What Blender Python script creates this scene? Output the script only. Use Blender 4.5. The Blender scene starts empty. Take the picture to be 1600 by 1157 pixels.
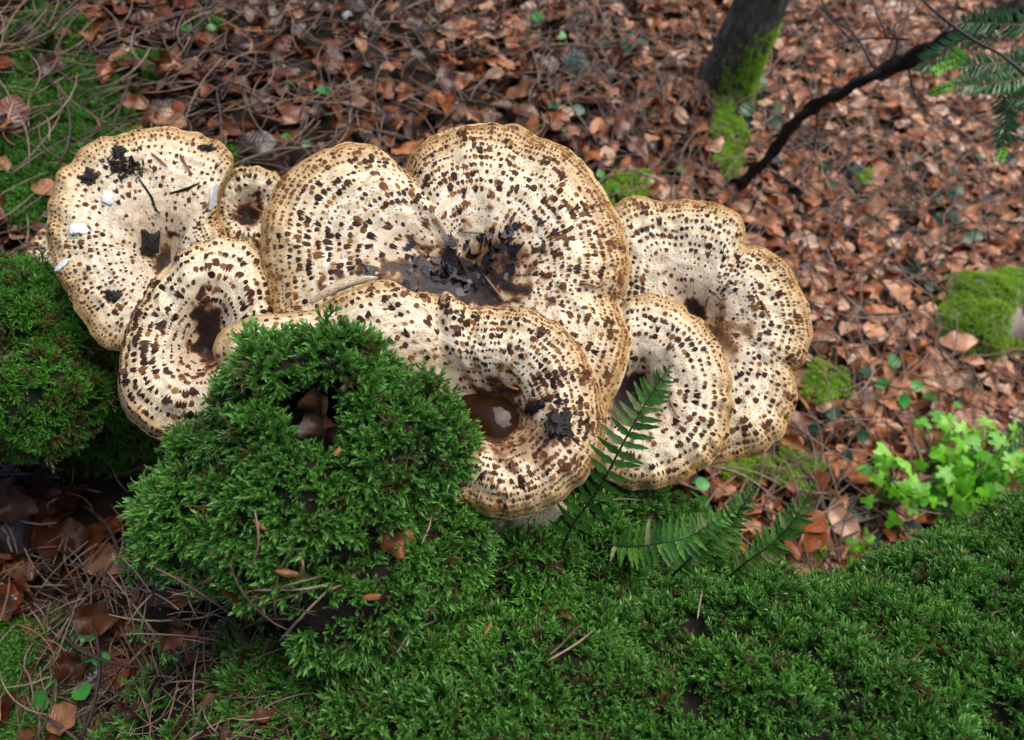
import bpy, math, random
import numpy as np
from mathutils import Vector, Matrix, Quaternion, noise

random.seed(7)
rng = np.random.default_rng(11)
S = bpy.context.scene
COL = S.collection

# ------------------------------------------------------------------ camera
PITCH = math.radians(58.0)
CAM = np.array([0.0, 0.0, 1.30])
FWD = np.array([0.0, math.cos(PITCH), -math.sin(PITCH)])
UPV = np.array([0.0, math.sin(PITCH), math.cos(PITCH)])
RGT = np.array([1.0, 0.0, 0.0])
LENS = 28.0
FPX = 1600 * LENS / 36.0
cam = bpy.data.cameras.new("camera")
cam.lens = LENS
cam.sensor_width = 36.0
cam.clip_start = 0.02
cam.clip_end = 200
cam.dof.use_dof = True
cam.dof.focus_distance = 0.60
cam.dof.aperture_fstop = 7.0
camo = bpy.data.objects.new("camera", cam)
COL.objects.link(camo)
camo.location = CAM
camo.rotation_euler = (math.pi / 2 - PITCH, 0, 0)
S.camera = camo

# ------------------------------------------------------------------ world, sun, exposure
SUN_EL, SUN_AZ = math.radians(62), math.radians(60)      # azimuth measured from +Y towards +X
w = bpy.data.worlds.new("World")
S.world = w
w.use_nodes = True
nt = w.node_tree
sky = nt.nodes.new("ShaderNodeTexSky")
sky.sky_type = 'NISHITA'
sky.sun_disc = False
sky.sun_elevation = SUN_EL
sky.sun_rotation = SUN_AZ
sky.air_density = 1.0
sky.dust_density = 4.0
sky.ozone_density = 1.0
bgn = nt.nodes["Background"]
bgn.inputs["Strength"].default_value = 0.085
nt.links.new(sky.outputs[0], bgn.inputs["Color"])
sun = bpy.data.lights.new("sun", 'SUN')
sun.energy = 1.5
sun.angle = math.radians(50)
sun.color = (1.0, 0.96, 0.89)
suno = bpy.data.objects.new("sun", sun)
COL.objects.link(suno)
sd = Vector((math.cos(SUN_EL) * math.sin(SUN_AZ), math.cos(SUN_EL) * math.cos(SUN_AZ), math.sin(SUN_EL)))
suno.rotation_euler = sd.to_track_quat('Z', 'Y').to_euler()
suno.location = (0, 0, 4)
S.view_settings.view_transform = 'Standard'
S.view_settings.look = 'None'
S.view_settings.gamma = 1
S.view_settings.use_curve_mapping = False
S.view_settings.exposure = 0.90
S.render.engine = 'CYCLES'
S.cycles.max_bounces = 6
S.cycles.diffuse_bounces = 3
S.cycles.glossy_bounces = 2
S.cycles.transmission_bounces = 4
S.cycles.use_denoising = True

# ------------------------------------------------------------------ helpers
def ray(px, py):
    return FWD + RGT * ((px - 800) / FPX) + UPV * ((578.5 - py) / FPX)

def P(px, py, d):
    return CAM + ray(px, py) * d

def proj(p):
    q = np.asarray(p) - CAM
    d = q @ FWD
    return 800 + FPX * (q @ RGT) / d, 578.5 - FPX * (q @ UPV) / d, d

def unit(v):
    v = np.asarray(v, float)
    return v / (np.linalg.norm(v) + 1e-12)

def fbm(x, y, z=0.0, oct=4):
    return noise.fractal((x, y, z), 1.0, 2.0, oct)

def zg(x, y):
    z = 0.28 - 0.55 * math.tanh(x / 1.5)
    z += 0.035 * noise.noise((x * 1.3, y * 1.3, 2.0)) + 0.018 * noise.noise((x * 4, y * 4, 5.0))
    return z

def ground_hit(px, py):
    r = ray(px, py)
    d = 0.4
    while d < 8:
        p = CAM + r * d
        if p[2] < zg(p[0], p[1]):
            return p, d
        d += 0.005
    return p, d

def mesh_from(name, verts, faces, mats=(), smooth=True, midx=None):
    me = bpy.data.meshes.new(name)
    me.from_pydata([tuple(map(float, v)) for v in verts], [], [tuple(map(int, f)) for f in faces])
    for m in mats:
        me.materials.append(m)
    if midx is not None:
        me.polygons.foreach_set("material_index", midx)
    me.polygons.foreach_set("use_smooth", [smooth] * len(me.polygons))
    me.update()
    return me

def link(name, data, parent=None, loc=None):
    o = bpy.data.objects.new(name, data)
    COL.objects.link(o)
    if parent is not None:
        o.parent = parent
    if loc is not None:
        o.location = tuple(loc)
    return o

def tag(o, label=None, cat=None, group=None, kind=None):
    if label: o["label"] = label
    if cat: o["category"] = cat
    if group: o["group"] = group
    if kind: o["kind"] = kind
    return o

def empty(name, loc, label, cat, group=None):
    o = bpy.data.objects.new(name, None)
    COL.objects.link(o)
    o.location = tuple(loc)
    o.empty_display_size = 0.02
    return tag(o, label, cat, group)

def frame_quat(z, x=None):
    z = Vector(z).normalized()
    if x is None:
        x = Vector((1, 0, 0)) if abs(z.x) < 0.9 else Vector((0, 1, 0))
    x = Vector(x)
    x = (x - z * x.dot(z)).normalized()
    y = z.cross(x)
    return Matrix((x, y, z)).transposed().to_quaternion()

def tube(path, radii, n=8, caps=True, wob=0.0, seed=0):
    """verts, faces of a tapered tube along a 3-D path"""
    path = [Vector(p) for p in path]
    V, F = [], []
    t0 = (path[1] - path[0]).normalized()
    ref = t0.orthogonal().normalized()
    for i, p in enumerate(path):
        t = (path[min(i + 1, len(path) - 1)] - path[max(i - 1, 0)]).normalized()
        ref = (ref - t * ref.dot(t)).normalized()
        b = t.cross(ref)
        for k in range(n):
            a = 2 * math.pi * k / n
            r = radii[i]
            if wob:
                r *= 1 + wob * noise.noise((p.x * 40 + math.cos(a) * 1.5 + seed, p.y * 40 + math.sin(a) * 1.5, p.z * 40))
            V.append(p + ref * (r * math.cos(a)) + b * (r * math.sin(a)))
    for i in range(len(path) - 1):
        for k in range(n):
            k2 = (k + 1) % n
            F.append((i * n + k, i * n + k2, (i + 1) * n + k2, (i + 1) * n + k))
    if caps:
        F.append(tuple(range(n - 1, -1, -1)))
        F.append(tuple(range((len(path) - 1) * n, len(path) * n)))
    return V, F

def spline(pts, n):
    """Catmull-Rom through points"""
    pts = [np.asarray(p, float) for p in pts]
    pts = [2 * pts[0] - pts[1]] + pts + [2 * pts[-1] - pts[-2]]
    out = []
    segs = len(pts) - 3
    for i in range(n):
        u = i / (n - 1) * segs
        k = min(int(u), segs - 1)
        f = u - k
        a, b, c, d = pts[k:k + 4]
        out.append(0.5 * (2 * b + (c - a) * f + (2 * a - 5 * b + 4 * c - d) * f * f + (3 * b - a - 3 * c + d) * f ** 3))
    return out

def merge(parts):
    V, F = [], []
    for v, f in parts:
        o = len(V)
        V += list(v)
        F += [tuple(i + o for i in q) for q in f]
    return V, F

def in_poly(px, py, poly):
    ins = False
    n = len(poly)
    for i in range(n):
        x1, y1 = poly[i]; x2, y2 = poly[(i + 1) % n]
        if (y1 > py) != (y2 > py) and px < (x2 - x1) * (py - y1) / (y2 - y1) + x1:
            ins = not ins
    return ins

# ------------------------------------------------------------------ materials
def mat(name):
    m = bpy.data.materials.new(name)
    m.use_nodes = True
    b = m.node_tree.nodes["Principled BSDF"]
    return m, m.node_tree, b

def N(t, kind, **kw):
    n = t.nodes.new(kind)
    for k, v in kw.items():
        setattr(n, k, v)
    return n

def ramp(t, fac, stops, interp='LINEAR'):
    r = N(t, "ShaderNodeValToRGB")
    r.color_ramp.interpolation = interp
    e = r.color_ramp.elements
    while len(e) < len(stops):
        e.new(0.5)
    for i, (p, c) in enumerate(stops):
        e[i].position = p
        e[i].color = (*c, 1) if len(c) == 3 else c
    if fac is not None:
        t.links.new(fac, r.inputs[0])
    return r

def noise_tex(t, vec, scale, detail=4, rough=0.55, out=0):
    n = N(t, "ShaderNodeTexNoise")
    n.inputs["Scale"].default_value = scale
    n.inputs["Detail"].default_value = detail
    n.inputs["Roughness"].default_value = rough
    if vec is not None:
        t.links.new(vec, n.inputs["Vector"])
    return n.outputs[out]

def mix(t, fac, a, b, mode='MIX'):
    n = N(t, "ShaderNodeMix", data_type='RGBA', blend_type=mode)
    for s, v in ((0, fac), (6, a), (7, b)):
        if isinstance(v, bpy.types.NodeSocket):
            t.links.new(v, n.inputs[s])
        elif s == 0:
            n.inputs[0].default_value = v
        else:
            n.inputs[s].default_value = (*v, 1)
    return n.outputs[2]

def math_n(t, op, a, b=None, c=None):
    n = N(t, "ShaderNodeMath", operation=op)
    for i, v in enumerate((a, b, c)):
        if v is None: continue
        if isinstance(v, bpy.types.NodeSocket): t.links.new(v, n.inputs[i])
        else: n.inputs[i].default_value = v
    return n.outputs[0]

def bump(t, b, h, strength=0.4, dist=0.002):
    n = N(t, "ShaderNodeBump")
    n.inputs["Strength"].default_value = strength
    n.inputs["Distance"].default_value = dist
    t.links.new(h, n.inputs["Height"])
    t.links.new(n.outputs[0], b.inputs["Normal"])

def varied(name, stops, rough=0.5, spec=0.5, nscale=60, namt=0.35, bumps=0.3, bdist=0.0008, transl=0.0, tcol=None, posnoise=None):
    """colour from the object's own random number, mottled by a fine noise; optionally translucent"""
    m, t, b = mat(name)
    oi = N(t, "ShaderNodeObjectInfo")
    geo = N(t, "ShaderNodeNewGeometry")
    fac = oi.outputs["Random"]
    if posnoise:
        pn = noise_tex(t, geo.outputs["Position"], posnoise, 3)
        fac = math_n(t, 'ADD', math_n(t, 'MULTIPLY', fac, 0.5), math_n(t, 'MULTIPLY_ADD', pn, 1.3, -0.4))
    c = ramp(t, fac, stops).outputs[0]
    nz = noise_tex(t, geo.outputs["Position"], nscale, 4)
    dk = ramp(t, nz, [(0.3, (1 - namt,) * 3), (0.7, (1 + namt * 0.4,) * 3)]).outputs[0]
    c = mix(t, 1.0, c, dk, 'MULTIPLY')
    t.links.new(c, b.inputs["Base Color"])
    b.inputs["Roughness"].default_value = rough
    b.inputs["Specular IOR Level"].default_value = spec
    if bumps:
        bump(t, b, nz, bumps, bdist)
    if transl:
        tr = N(t, "ShaderNodeBsdfTranslucent")
        if tcol:
            tc = mix(t, 1.0, c, tcol, 'MULTIPLY')
            t.links.new(tc, tr.inputs[0])
        else:
            t.links.new(c, tr.inputs[0])
        ms = N(t, "ShaderNodeMixShader")
        ms.inputs[0].default_value = transl
        t.links.new(b.outputs[0], ms.inputs[1])
        t.links.new(tr.outputs[0], ms.inputs[2])
        t.links.new(ms.outputs[0], t.nodes["Material Output"].inputs[0])
    return m

M = {}
M['soil'] = varied("forest_soil", [(0, (0.018, 0.011, 0.007)), (1, (0.018, 0.011, 0.007))], 0.85, 0.3, 40, 0.6, 0.8, 0.01)
M['humus'] = varied('dark_humus', [(0, (0.012, 0.010, 0.006)), (1, (0.022, 0.014, 0.008))], 0.85, 0.25, 160, 0.7, 0.8, 0.006)
M['wood'] = varied("rotten_wood", [(0, (0.022, 0.015, 0.009)), (1, (0.022, 0.015, 0.009))], 0.8, 0.3, 50, 0.6, 0.8, 0.006)
M['mossbed'] = varied("moss_bed", [(0, (0.012, 0.022, 0.006)), (1, (0.012, 0.022, 0.006))], 0.9, 0.2, 120, 0.6, 0.6, 0.004)
def moss_material(name, stops, tipcol, posn, rough=0.34):
    m, t, b = mat(name)
    oi = N(t, "ShaderNodeObjectInfo"); geo = N(t, "ShaderNodeNewGeometry")
    at = N(t, "ShaderNodeAttribute", attribute_name="tip")
    pn = noise_tex(t, geo.outputs["Position"], posn, 3)
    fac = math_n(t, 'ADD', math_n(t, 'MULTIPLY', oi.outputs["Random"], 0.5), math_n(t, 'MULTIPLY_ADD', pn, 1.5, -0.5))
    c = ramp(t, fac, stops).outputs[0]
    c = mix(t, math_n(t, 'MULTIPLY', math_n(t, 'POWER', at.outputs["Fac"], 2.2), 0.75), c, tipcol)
    t.links.new(c, b.inputs["Base Color"])
    b.inputs["Roughness"].default_value = rough
    tr = N(t, "ShaderNodeBsdfTranslucent"); t.links.new(c, tr.inputs[0])
    ms = N(t, "ShaderNodeMixShader"); ms.inputs[0].default_value = 0.25
    t.links.new(b.outputs[0], ms.inputs[1]); t.links.new(tr.outputs[0], ms.inputs[2])
    t.links.new(ms.outputs[0], t.nodes["Material Output"].inputs[0])
    return m
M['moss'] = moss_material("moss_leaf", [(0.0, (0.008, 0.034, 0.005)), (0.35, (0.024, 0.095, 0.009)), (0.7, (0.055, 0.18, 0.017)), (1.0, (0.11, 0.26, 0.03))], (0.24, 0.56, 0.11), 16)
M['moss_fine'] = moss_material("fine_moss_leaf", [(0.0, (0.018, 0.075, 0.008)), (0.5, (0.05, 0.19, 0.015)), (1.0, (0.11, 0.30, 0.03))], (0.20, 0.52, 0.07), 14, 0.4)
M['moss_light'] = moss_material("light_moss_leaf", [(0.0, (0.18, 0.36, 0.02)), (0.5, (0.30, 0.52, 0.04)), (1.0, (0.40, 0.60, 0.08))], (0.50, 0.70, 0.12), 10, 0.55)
m, t, b = mat("pore_flesh")
geo = N(t, "ShaderNodeNewGeometry")
vo = N(t, "ShaderNodeTexVoronoi"); vo.inputs["Scale"].default_value = 420; vo.feature = 'DISTANCE_TO_EDGE'
t.links.new(geo.outputs["Position"], vo.inputs["Vector"])
net = ramp(t, vo.outputs["Distance"], [(0.02, (1, 1, 1)), (0.22, (0.62, 0.55, 0.45))]).outputs[0]
c = ramp(t, noise_tex(t, geo.outputs["Position"], 60, 4), [(0.35, (0.46, 0.36, 0.23)), (0.6, (0.72, 0.65, 0.50))]).outputs[0]
t.links.new(mix(t, 1.0, c, net, 'MULTIPLY'), b.inputs["Base Color"])
b.inputs["Roughness"].default_value = 0.75
bump(t, b, vo.outputs["Distance"], 0.7, -0.001)
M['pore'] = m
M['flesh'] = varied("white_flesh", [(0, (0.74, 0.76, 0.8)), (1, (0.8, 0.8, 0.82))], 0.5, 0.4, 300, 0.15, 0.3)
M['scale_dark'] = varied("dark_scale", [(0, (0.022, 0.010, 0.008)), (0.55, (0.05, 0.019, 0.011)), (1, (0.10, 0.036, 0.014))], 0.55, 0.2, 700, 0.5, 0.6, 0.0006)
M['scale_mid'] = varied("brown_scale", [(0, (0.055, 0.021, 0.009)), (0.5, (0.105, 0.038, 0.013)), (1, (0.23, 0.095, 0.032))], 0.6, 0.15, 900, 0.4, 0.5, 0.0005)
M['scale_tan'] = varied("ochre_scale", [(0, (0.19, 0.075, 0.018)), (1, (0.34, 0.16, 0.045))], 0.6, 0.15, 900, 0.35, 0.4, 0.0004)
M['dead_needle'] = varied("dead_needle", [(0, (0.06, 0.035, 0.022)), (0.5, (0.17, 0.11, 0.075)), (0.85, (0.30, 0.22, 0.17)), (1, (0.22, 0.10, 0.045))], 0.45, 0.5, 150, 0.3, 0.2)
M['fir_dead'] = varied("orange_needle", [(0, (0.20, 0.075, 0.018)), (1, (0.36, 0.16, 0.045))], 0.45, 0.5, 200, 0.3, 0.2)
M['bark_dark'] = varied("dark_wet_bark", [(0, (0.016, 0.012, 0.010)), (1, (0.022, 0.016, 0.013))], 0.6, 0.4, 70, 0.6, 0.9, 0.004)
M['twig'] = varied("bare_twig", [(0, (0.03, 0.02, 0.016)), (1, (0.09, 0.06, 0.045))], 0.6, 0.4, 70, 0.5, 0.5, 0.002)
M['fern'] = varied("fern_leaflet", [(0, (0.035, 0.12, 0.014)), (0.5, (0.08, 0.24, 0.028)), (0.85, (0.16, 0.34, 0.06)), (1, (0.32, 0.34, 0.14))], 0.33, 0.5, 400, 0.4, 0.5, 0.0006, transl=0.2)
M['fern_stem'] = varied("fern_stem", [(0, (0.012, 0.03, 0.012)), (1, (0.012, 0.03, 0.012))], 0.5, 0.4)
M['fir'] = varied("fir_needle", [(0, (0.025, 0.10, 0.03)), (0.6, (0.055, 0.18, 0.05)), (1, (0.13, 0.28, 0.11))], 0.25, 0.5, 300, 0.3, 0)
M['fir_tip'] = varied("new_fir_needle", [(0, (0.20, 0.55, 0.04)), (1, (0.30, 0.68, 0.08))], 0.4, 0.5, 300, 0.2, 0, transl=0.25)
M['fir_stem'] = varied("fir_twig_bark", [(0, (0.25, 0.17, 0.09)), (1, (0.25, 0.17, 0.09))], 0.6, 0.3)
M['herb'] = varied("herb_leaf", [(0, (0.09, 0.38, 0.012)), (0.5, (0.20, 0.62, 0.025)), (1, (0.34, 0.74, 0.08))], 0.38, 0.5, 90, 0.25, 0.3, 0.001, transl=0.3)
M['ivy'] = varied("dark_leaf", [(0, (0.008, 0.045, 0.026)), (0.6, (0.018, 0.085, 0.045)), (1, (0.035, 0.14, 0.05))], 0.32, 0.5, 80, 0.3, 0.3, 0.001, transl=0.1)
M['sprout'] = varied("sprout_leaf", [(0, (0.04, 0.25, 0.04)), (1, (0.09, 0.40, 0.07))], 0.35, 0.5, 80, 0.25, 0.3, 0.001, transl=0.2)
M['lichen'] = varied("lichen", [(0, (0.22, 0.30, 0.28)), (1, (0.3, 0.38, 0.36))], 0.8, 0.2, 100, 0.3, 0)
M['chip'] = varied("bark_chip", [(0, (0.03, 0.024, 0.02)), (1, (0.03, 0.024, 0.02))], 0.75, 0.3, 220, 0.7, 0.8, 0.002)
M['black'] = varied('black_clod', [(0, (0.010, 0.007, 0.006)), (1, (0.022, 0.014, 0.011))], 0.45, 0.4, 500, 0.6, 0.9, 0.002)
M['debris'] = varied("black_debris", [(0, (0.012, 0.009, 0.013)), (0.6, (0.020, 0.013, 0.015)), (1, (0.038, 0.030, 0.040))], 0.32, 0.5, 600, 0.6, 0.6, 0.0008)

def leaf_material(name, stops, rough, bmp=0.6, spec=0.6):
    m, t, b = mat(name)
    oi = N(t, "ShaderNodeObjectInfo")
    at = N(t, "ShaderNodeUVMap", uv_map="leaf_uv")
    sx = N(t, "ShaderNodeSeparateXYZ")
    t.links.new(at.outputs[0], sx.inputs[0])
    au = math_n(t, 'ABSOLUTE', math_n(t, 'MULTIPLY_ADD', sx.outputs[0], 2, -1))
    ph = math_n(t, 'MULTIPLY_ADD', sx.outputs[1], 9.0, math_n(t, 'MULTIPLY', au, -2.2))
    vein = math_n(t, 'POWER', math_n(t, 'ABSOLUTE', math_n(t, 'SINE', math_n(t, 'MULTIPLY', ph, math.pi))), 0.35)
    mid = math_n(t, 'MINIMUM', math_n(t, 'MULTIPLY', au, 12.0), 1.0)
    vv = math_n(t, 'MULTIPLY', vein, mid)
    geo = N(t, "ShaderNodeNewGeometry")
    nz = noise_tex(t, geo.outputs["Position"], 55, 5, 0.65)
    c = ramp(t, oi.outputs["Random"], stops).outputs[0]
    c = mix(t, 1.0, c, ramp(t, nz, [(0.28, (0.42, 0.38, 0.36)), (0.5, (1, 1, 1)), (0.75, (1.25, 1.2, 1.15))]).outputs[0], 'MULTIPLY')
    c = mix(t, 1.0, c, ramp(t, vv, [(0.0, (1.25, 1.2, 1.1)), (0.5, (1, 1, 1)), (1.0, (0.95, 0.95, 0.95))]).outputs[0], 'MULTIPLY')
    t.links.new(c, b.inputs["Base Color"])
    b.inputs["Roughness"].default_value = rough
    b.inputs["Specular IOR Level"].default_value = spec
    h = math_n(t, 'ADD', math_n(t, 'MULTIPLY', vv, 0.5), nz)
    bump(t, b, h, bmp, 0.0016)
    return m

M['leaf'] = leaf_material("dead_leaf", [(0.0, (0.04, 0.014, 0.006)), (0.18, (0.14, 0.038, 0.011)), (0.4, (0.33, 0.088, 0.020)),
                                        (0.62, (0.43, 0.145, 0.040)), (0.82, (0.48, 0.22, 0.10)), (1.0, (0.56, 0.38, 0.26))], 0.30)
M['leaf_lit'] = leaf_material("lit_dead_leaf", [(0.0, (0.09, 0.030, 0.012)), (0.25, (0.34, 0.105, 0.036)), (0.55, (0.52, 0.20, 0.085)), (0.8, (0.58, 0.30, 0.17)), (1.0, (0.68, 0.48, 0.36))], 0.30)  # paled copy of the leaf colour: brighter light on the right, painted in
M['leaf_shaded'] = leaf_material("shaded_dead_leaf", [(0.0, (0.018, 0.007, 0.004)), (0.4, (0.085, 0.023, 0.007)), (0.75, (0.21, 0.058, 0.013)), (1.0, (0.30, 0.14, 0.06))], 0.26)  # darkened copy of the leaf colour: shade on the left, painted in
M['leaf_wet_shaded'] = leaf_material("wet_shaded_leaf", [(0.0, (0.025, 0.010, 0.005)), (0.6, (0.075, 0.024, 0.008)), (1.0, (0.17, 0.065, 0.022))], 0.45, 0.3, 0.3)  # wet brown leaf, darkened further to carry the lower left shade

# cap skin: pigment follows the growth of the cap (attribute pol = cos, sin, t ; mm = distance from margin)
def cap_material():
    m, t, b = mat("cap_skin")
    a = N(t, "ShaderNodeAttribute", attribute_name="pol")
    sx = N(t, "ShaderNodeSeparateXYZ")
    t.links.new(a.outputs["Vector"], sx.inputs[0])
    tt = sx.outputs[2]
    geo = N(t, "ShaderNodeNewGeometry")
    mp = N(t, "ShaderNodeMapping")
    t.links.new(a.outputs["Vector"], mp.inputs["Vector"])
    mp.inputs["Scale"].default_value = (34, 34, 10)
    fib = noise_tex(t, mp.outputs[0], 1.0, 5, 0.6)
    low = noise_tex(t, geo.outputs["Position"], 22, 3)
    # zones
    tw = math_n(t, 'ADD', tt, math_n(t, 'MULTIPLY_ADD', low, 0.16, -0.08))
    base = ramp(t, tw, [(0.0, (0.54, 0.43, 0.30)), (0.2, (0.60, 0.51, 0.385)), (0.36, (0.70, 0.62, 0.48)),
                        (0.62, (0.77, 0.70, 0.54)), (0.78, (0.74, 0.64, 0.44)), (0.87, (0.63, 0.49, 0.29)), (0.94, (0.55, 0.38, 0.18)), (0.985, (0.45, 0.28, 0.11)), (1.0, (0.58, 0.44, 0.24))]).outputs[0]
    # alternate paler and browner growth bands
    band = math_n(t, 'SINE', math_n(t, 'MULTIPLY_ADD', low, 9.0, math_n(t, 'MULTIPLY', tt, 62.0)))
    bcol = ramp(t, math_n(t, 'MULTIPLY_ADD', band, 0.5, 0.5), [(0.25, (1.06, 1.06, 1.08)), (0.85, (0.90, 0.82, 0.70))]).outputs[0]
    base = mix(t, 0.8, base, bcol, 'MULTIPLY')
    base = mix(t, 1.0, base, ramp(t, fib, [(0.34, (0.86, 0.78, 0.68)), (0.5, (1, 1, 1)), (0.7, (1.04, 1.05, 1.07))]).outputs[0], 'MULTIPLY')
    # small brown fibre specks
    mp2 = N(t, "ShaderNodeMapping")
    t.links.new(a.outputs["Vector"], mp2.inputs["Vector"])
    mp2.inputs["Scale"].default_value = (48, 48, 46)
    vo = N(t, "ShaderNodeTexVoronoi")
    vo.inputs["Scale"].default_value = 1.0
    t.links.new(mp2.outputs[0], vo.inputs["Vector"])
    sp = ramp(t, vo.outputs["Distance"], [(0.24, (1, 1, 1)), (0.40, (0, 0, 0))]).outputs[0]
    keep = ramp(t, noise_tex(t, geo.outputs["Position"], 60, 2), [(0.36, (0, 0, 0)), (0.50, (1, 1, 1))]).outputs[0]
    sp = math_n(t, 'MULTIPLY', math_n(t, 'MULTIPLY', sp, keep), 0.9)
    base = mix(t, sp, base, (0.30, 0.155, 0.06))
    st = N(t, "ShaderNodeAttribute", attribute_name="stain").outputs["Fac"]
    stf = math_n(t, 'MULTIPLY_ADD', math_n(t, 'MULTIPLY_ADD', noise_tex(t, geo.outputs["Position"], 170, 4), 1.2, -0.6), math_n(t, 'MULTIPLY', st, 0.9), st)
    scol = ramp(t, stf, [(0.0, (0.68, 0.57, 0.44)), (0.3, (0.46, 0.31, 0.18)), (0.5, (0.20, 0.09, 0.035)), (0.7, (0.05, 0.022, 0.013)), (1.0, (0.020, 0.012, 0.012))]).outputs[0]
    base = mix(t, math_n(t, 'MINIMUM', math_n(t, 'MULTIPLY', stf, 3.0), 1.0), base, scol)
    t.links.new(base, b.inputs["Base Color"])
    b.inputs["Roughness"].default_value = 0.52
    b.inputs["Specular IOR Level"].default_value = 0.4
    b.inputs["Subsurface Weight"].default_value = 0.08
    b.inputs["Subsurface Radius"].default_value = (0.004, 0.003, 0.002)
    b.inputs["Subsurface Scale"].default_value = 1.0
    h = math_n(t, 'ADD', fib, math_n(t, 'MULTIPLY', noise_tex(t, geo.outputs["Position"], 260, 4), 0.7))
    bump(t, b, h, 0.5, 0.0012)
    return m
M['cap'] = cap_material()

m, t, b = mat("rain_water")
b.inputs["Base Color"].default_value = (0.028, 0.011, 0.004, 1)
b.inputs["Transmission Weight"].default_value = 0.0
b.inputs["Roughness"].default_value = 0.10
b.inputs["IOR"].default_value = 1.33
geo = N(t, 'ShaderNodeNewGeometry')
bump(t, b, noise_tex(t, geo.outputs['Position'], 70, 2), 0.25, 0.004)
M['water'] = m

m, t, b = mat("grey_bark")
geo = N(t, "ShaderNodeNewGeometry")
n1 = noise_tex(t, geo.outputs["Position"], 22, 6, 0.7)
c = ramp(t, n1, [(0.3, (0.05, 0.046, 0.034)), (0.5, (0.12, 0.115, 0.09)), (0.72, (0.26, 0.25, 0.21))]).outputs[0]
t.links.new(c, b.inputs["Base Color"])
b.inputs["Roughness"].default_value = 0.8
mpb = N(t, "ShaderNodeMapping"); mpb.inputs["Scale"].default_value = (1, 1, 0.22); t.links.new(geo.outputs["Position"], mpb.inputs["Vector"])
crk = noise_tex(t, mpb.outputs[0], 95, 6, 0.7)
c2 = mix(t, 1.0, c, ramp(t, crk, [(0.38, (0.35, 0.33, 0.3)), (0.5, (1, 1, 1)), (0.68, (1.5, 1.5, 1.45))]).outputs[0], 'MULTIPLY')
t.links.new(c2, b.inputs["Base Color"])
bump(t, b, crk, 1.0, 0.012)
M['bark_grey'] = m

m, t, b = mat("rock")
geo = N(t, "ShaderNodeNewGeometry")
n1 = noise_tex(t, geo.outputs["Position"], 20, 6, 0.65)
c = ramp(t, n1, [(0.3, (0.12, 0.10, 0.085)), (0.5, (0.25, 0.21, 0.18)), (0.72, (0.36, 0.31, 0.28))]).outputs[0]
t.links.new(c, b.inputs["Base Color"])
b.inputs["Roughness"].default_value = 0.85
bump(t, b, n1, 0.8, 0.01)
M['rock'] = m

# ------------------------------------------------------------------ scattering stuff with geometry nodes
def scatter(name, pts, quats, scales, protos, parent=None, loc=(0, 0, 0)):
    """one object: copies of small meshes on given points (only for what nobody could count)"""
    me = bpy.data.meshes.new(name)
    me.vertices.add(len(pts))
    loc = np.asarray(loc, float)
    me.vertices.foreach_set("co", (np.asarray(pts) - loc).astype(np.float32).ravel())
    eul = np.array([tuple(q.to_euler()) for q in quats], np.float32)
    a = me.attributes.new("rot", 'FLOAT_VECTOR', 'POINT'); a.data.foreach_set("vector", eul.ravel())
    a = me.attributes.new("scl", 'FLOAT', 'POINT'); a.data.foreach_set("value", np.asarray(scales, np.float32))
    a = me.attributes.new("pick", 'INT', 'POINT'); a.data.foreach_set("value", rng.integers(0, len(protos), len(pts)).astype(np.int32))
    o = link(name, me, parent, loc if parent is None else loc - np.array(parent.location))
    g = bpy.data.node_groups.new(name + "_nodes", 'GeometryNodeTree')
    g.interface.new_socket("Geometry", in_out='INPUT', socket_type='NodeSocketGeometry')
    g.interface.new_socket("Geometry", in_out='OUTPUT', socket_type='NodeSocketGeometry')
    gi = g.nodes.new("NodeGroupInput"); go = g.nodes.new("NodeGroupOutput")
    ip = g.nodes.new("GeometryNodeInstanceOnPoints")
    jn = g.nodes.new("GeometryNodeJoinGeometry")
    for pm in protos:
        po = bpy.data.objects.new("shape_source", pm)
        oi = g.nodes.new("GeometryNodeObjectInfo")
        oi.inputs["Object"].default_value = po
        gti = g.nodes.new("GeometryNodeGeometryToInstance")
        g.links.new(oi.outputs["Geometry"], gti.inputs[0])
        g.links.new(gti.outputs[0], jn.inputs[0])
    def na(nm, ty):
        n = g.nodes.new("GeometryNodeInputNamedAttribute")
        n.data_type = ty
        n.inputs["Name"].default_value = nm
        return n.outputs["Attribute"]
    g.links.new(gi.outputs[0], ip.inputs["Points"])
    g.links.new(jn.outputs[0], ip.inputs["Instance"])
    ip.inputs["Pick Instance"].default_value = True
    g.links.new(na("pick", 'INT'), ip.inputs["Instance Index"])
    g.links.new(na("rot", 'FLOAT_VECTOR'), ip.inputs["Rotation"])
    g.links.new(na("scl", 'FLOAT'), ip.inputs["Scale"])
    g.links.new(ip.outputs[0], go.inputs[0])
    md = o.modifiers.new("scatter", 'NODES')
    md.node_group = g
    o["kind"] = "stuff"
    return o

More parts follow.
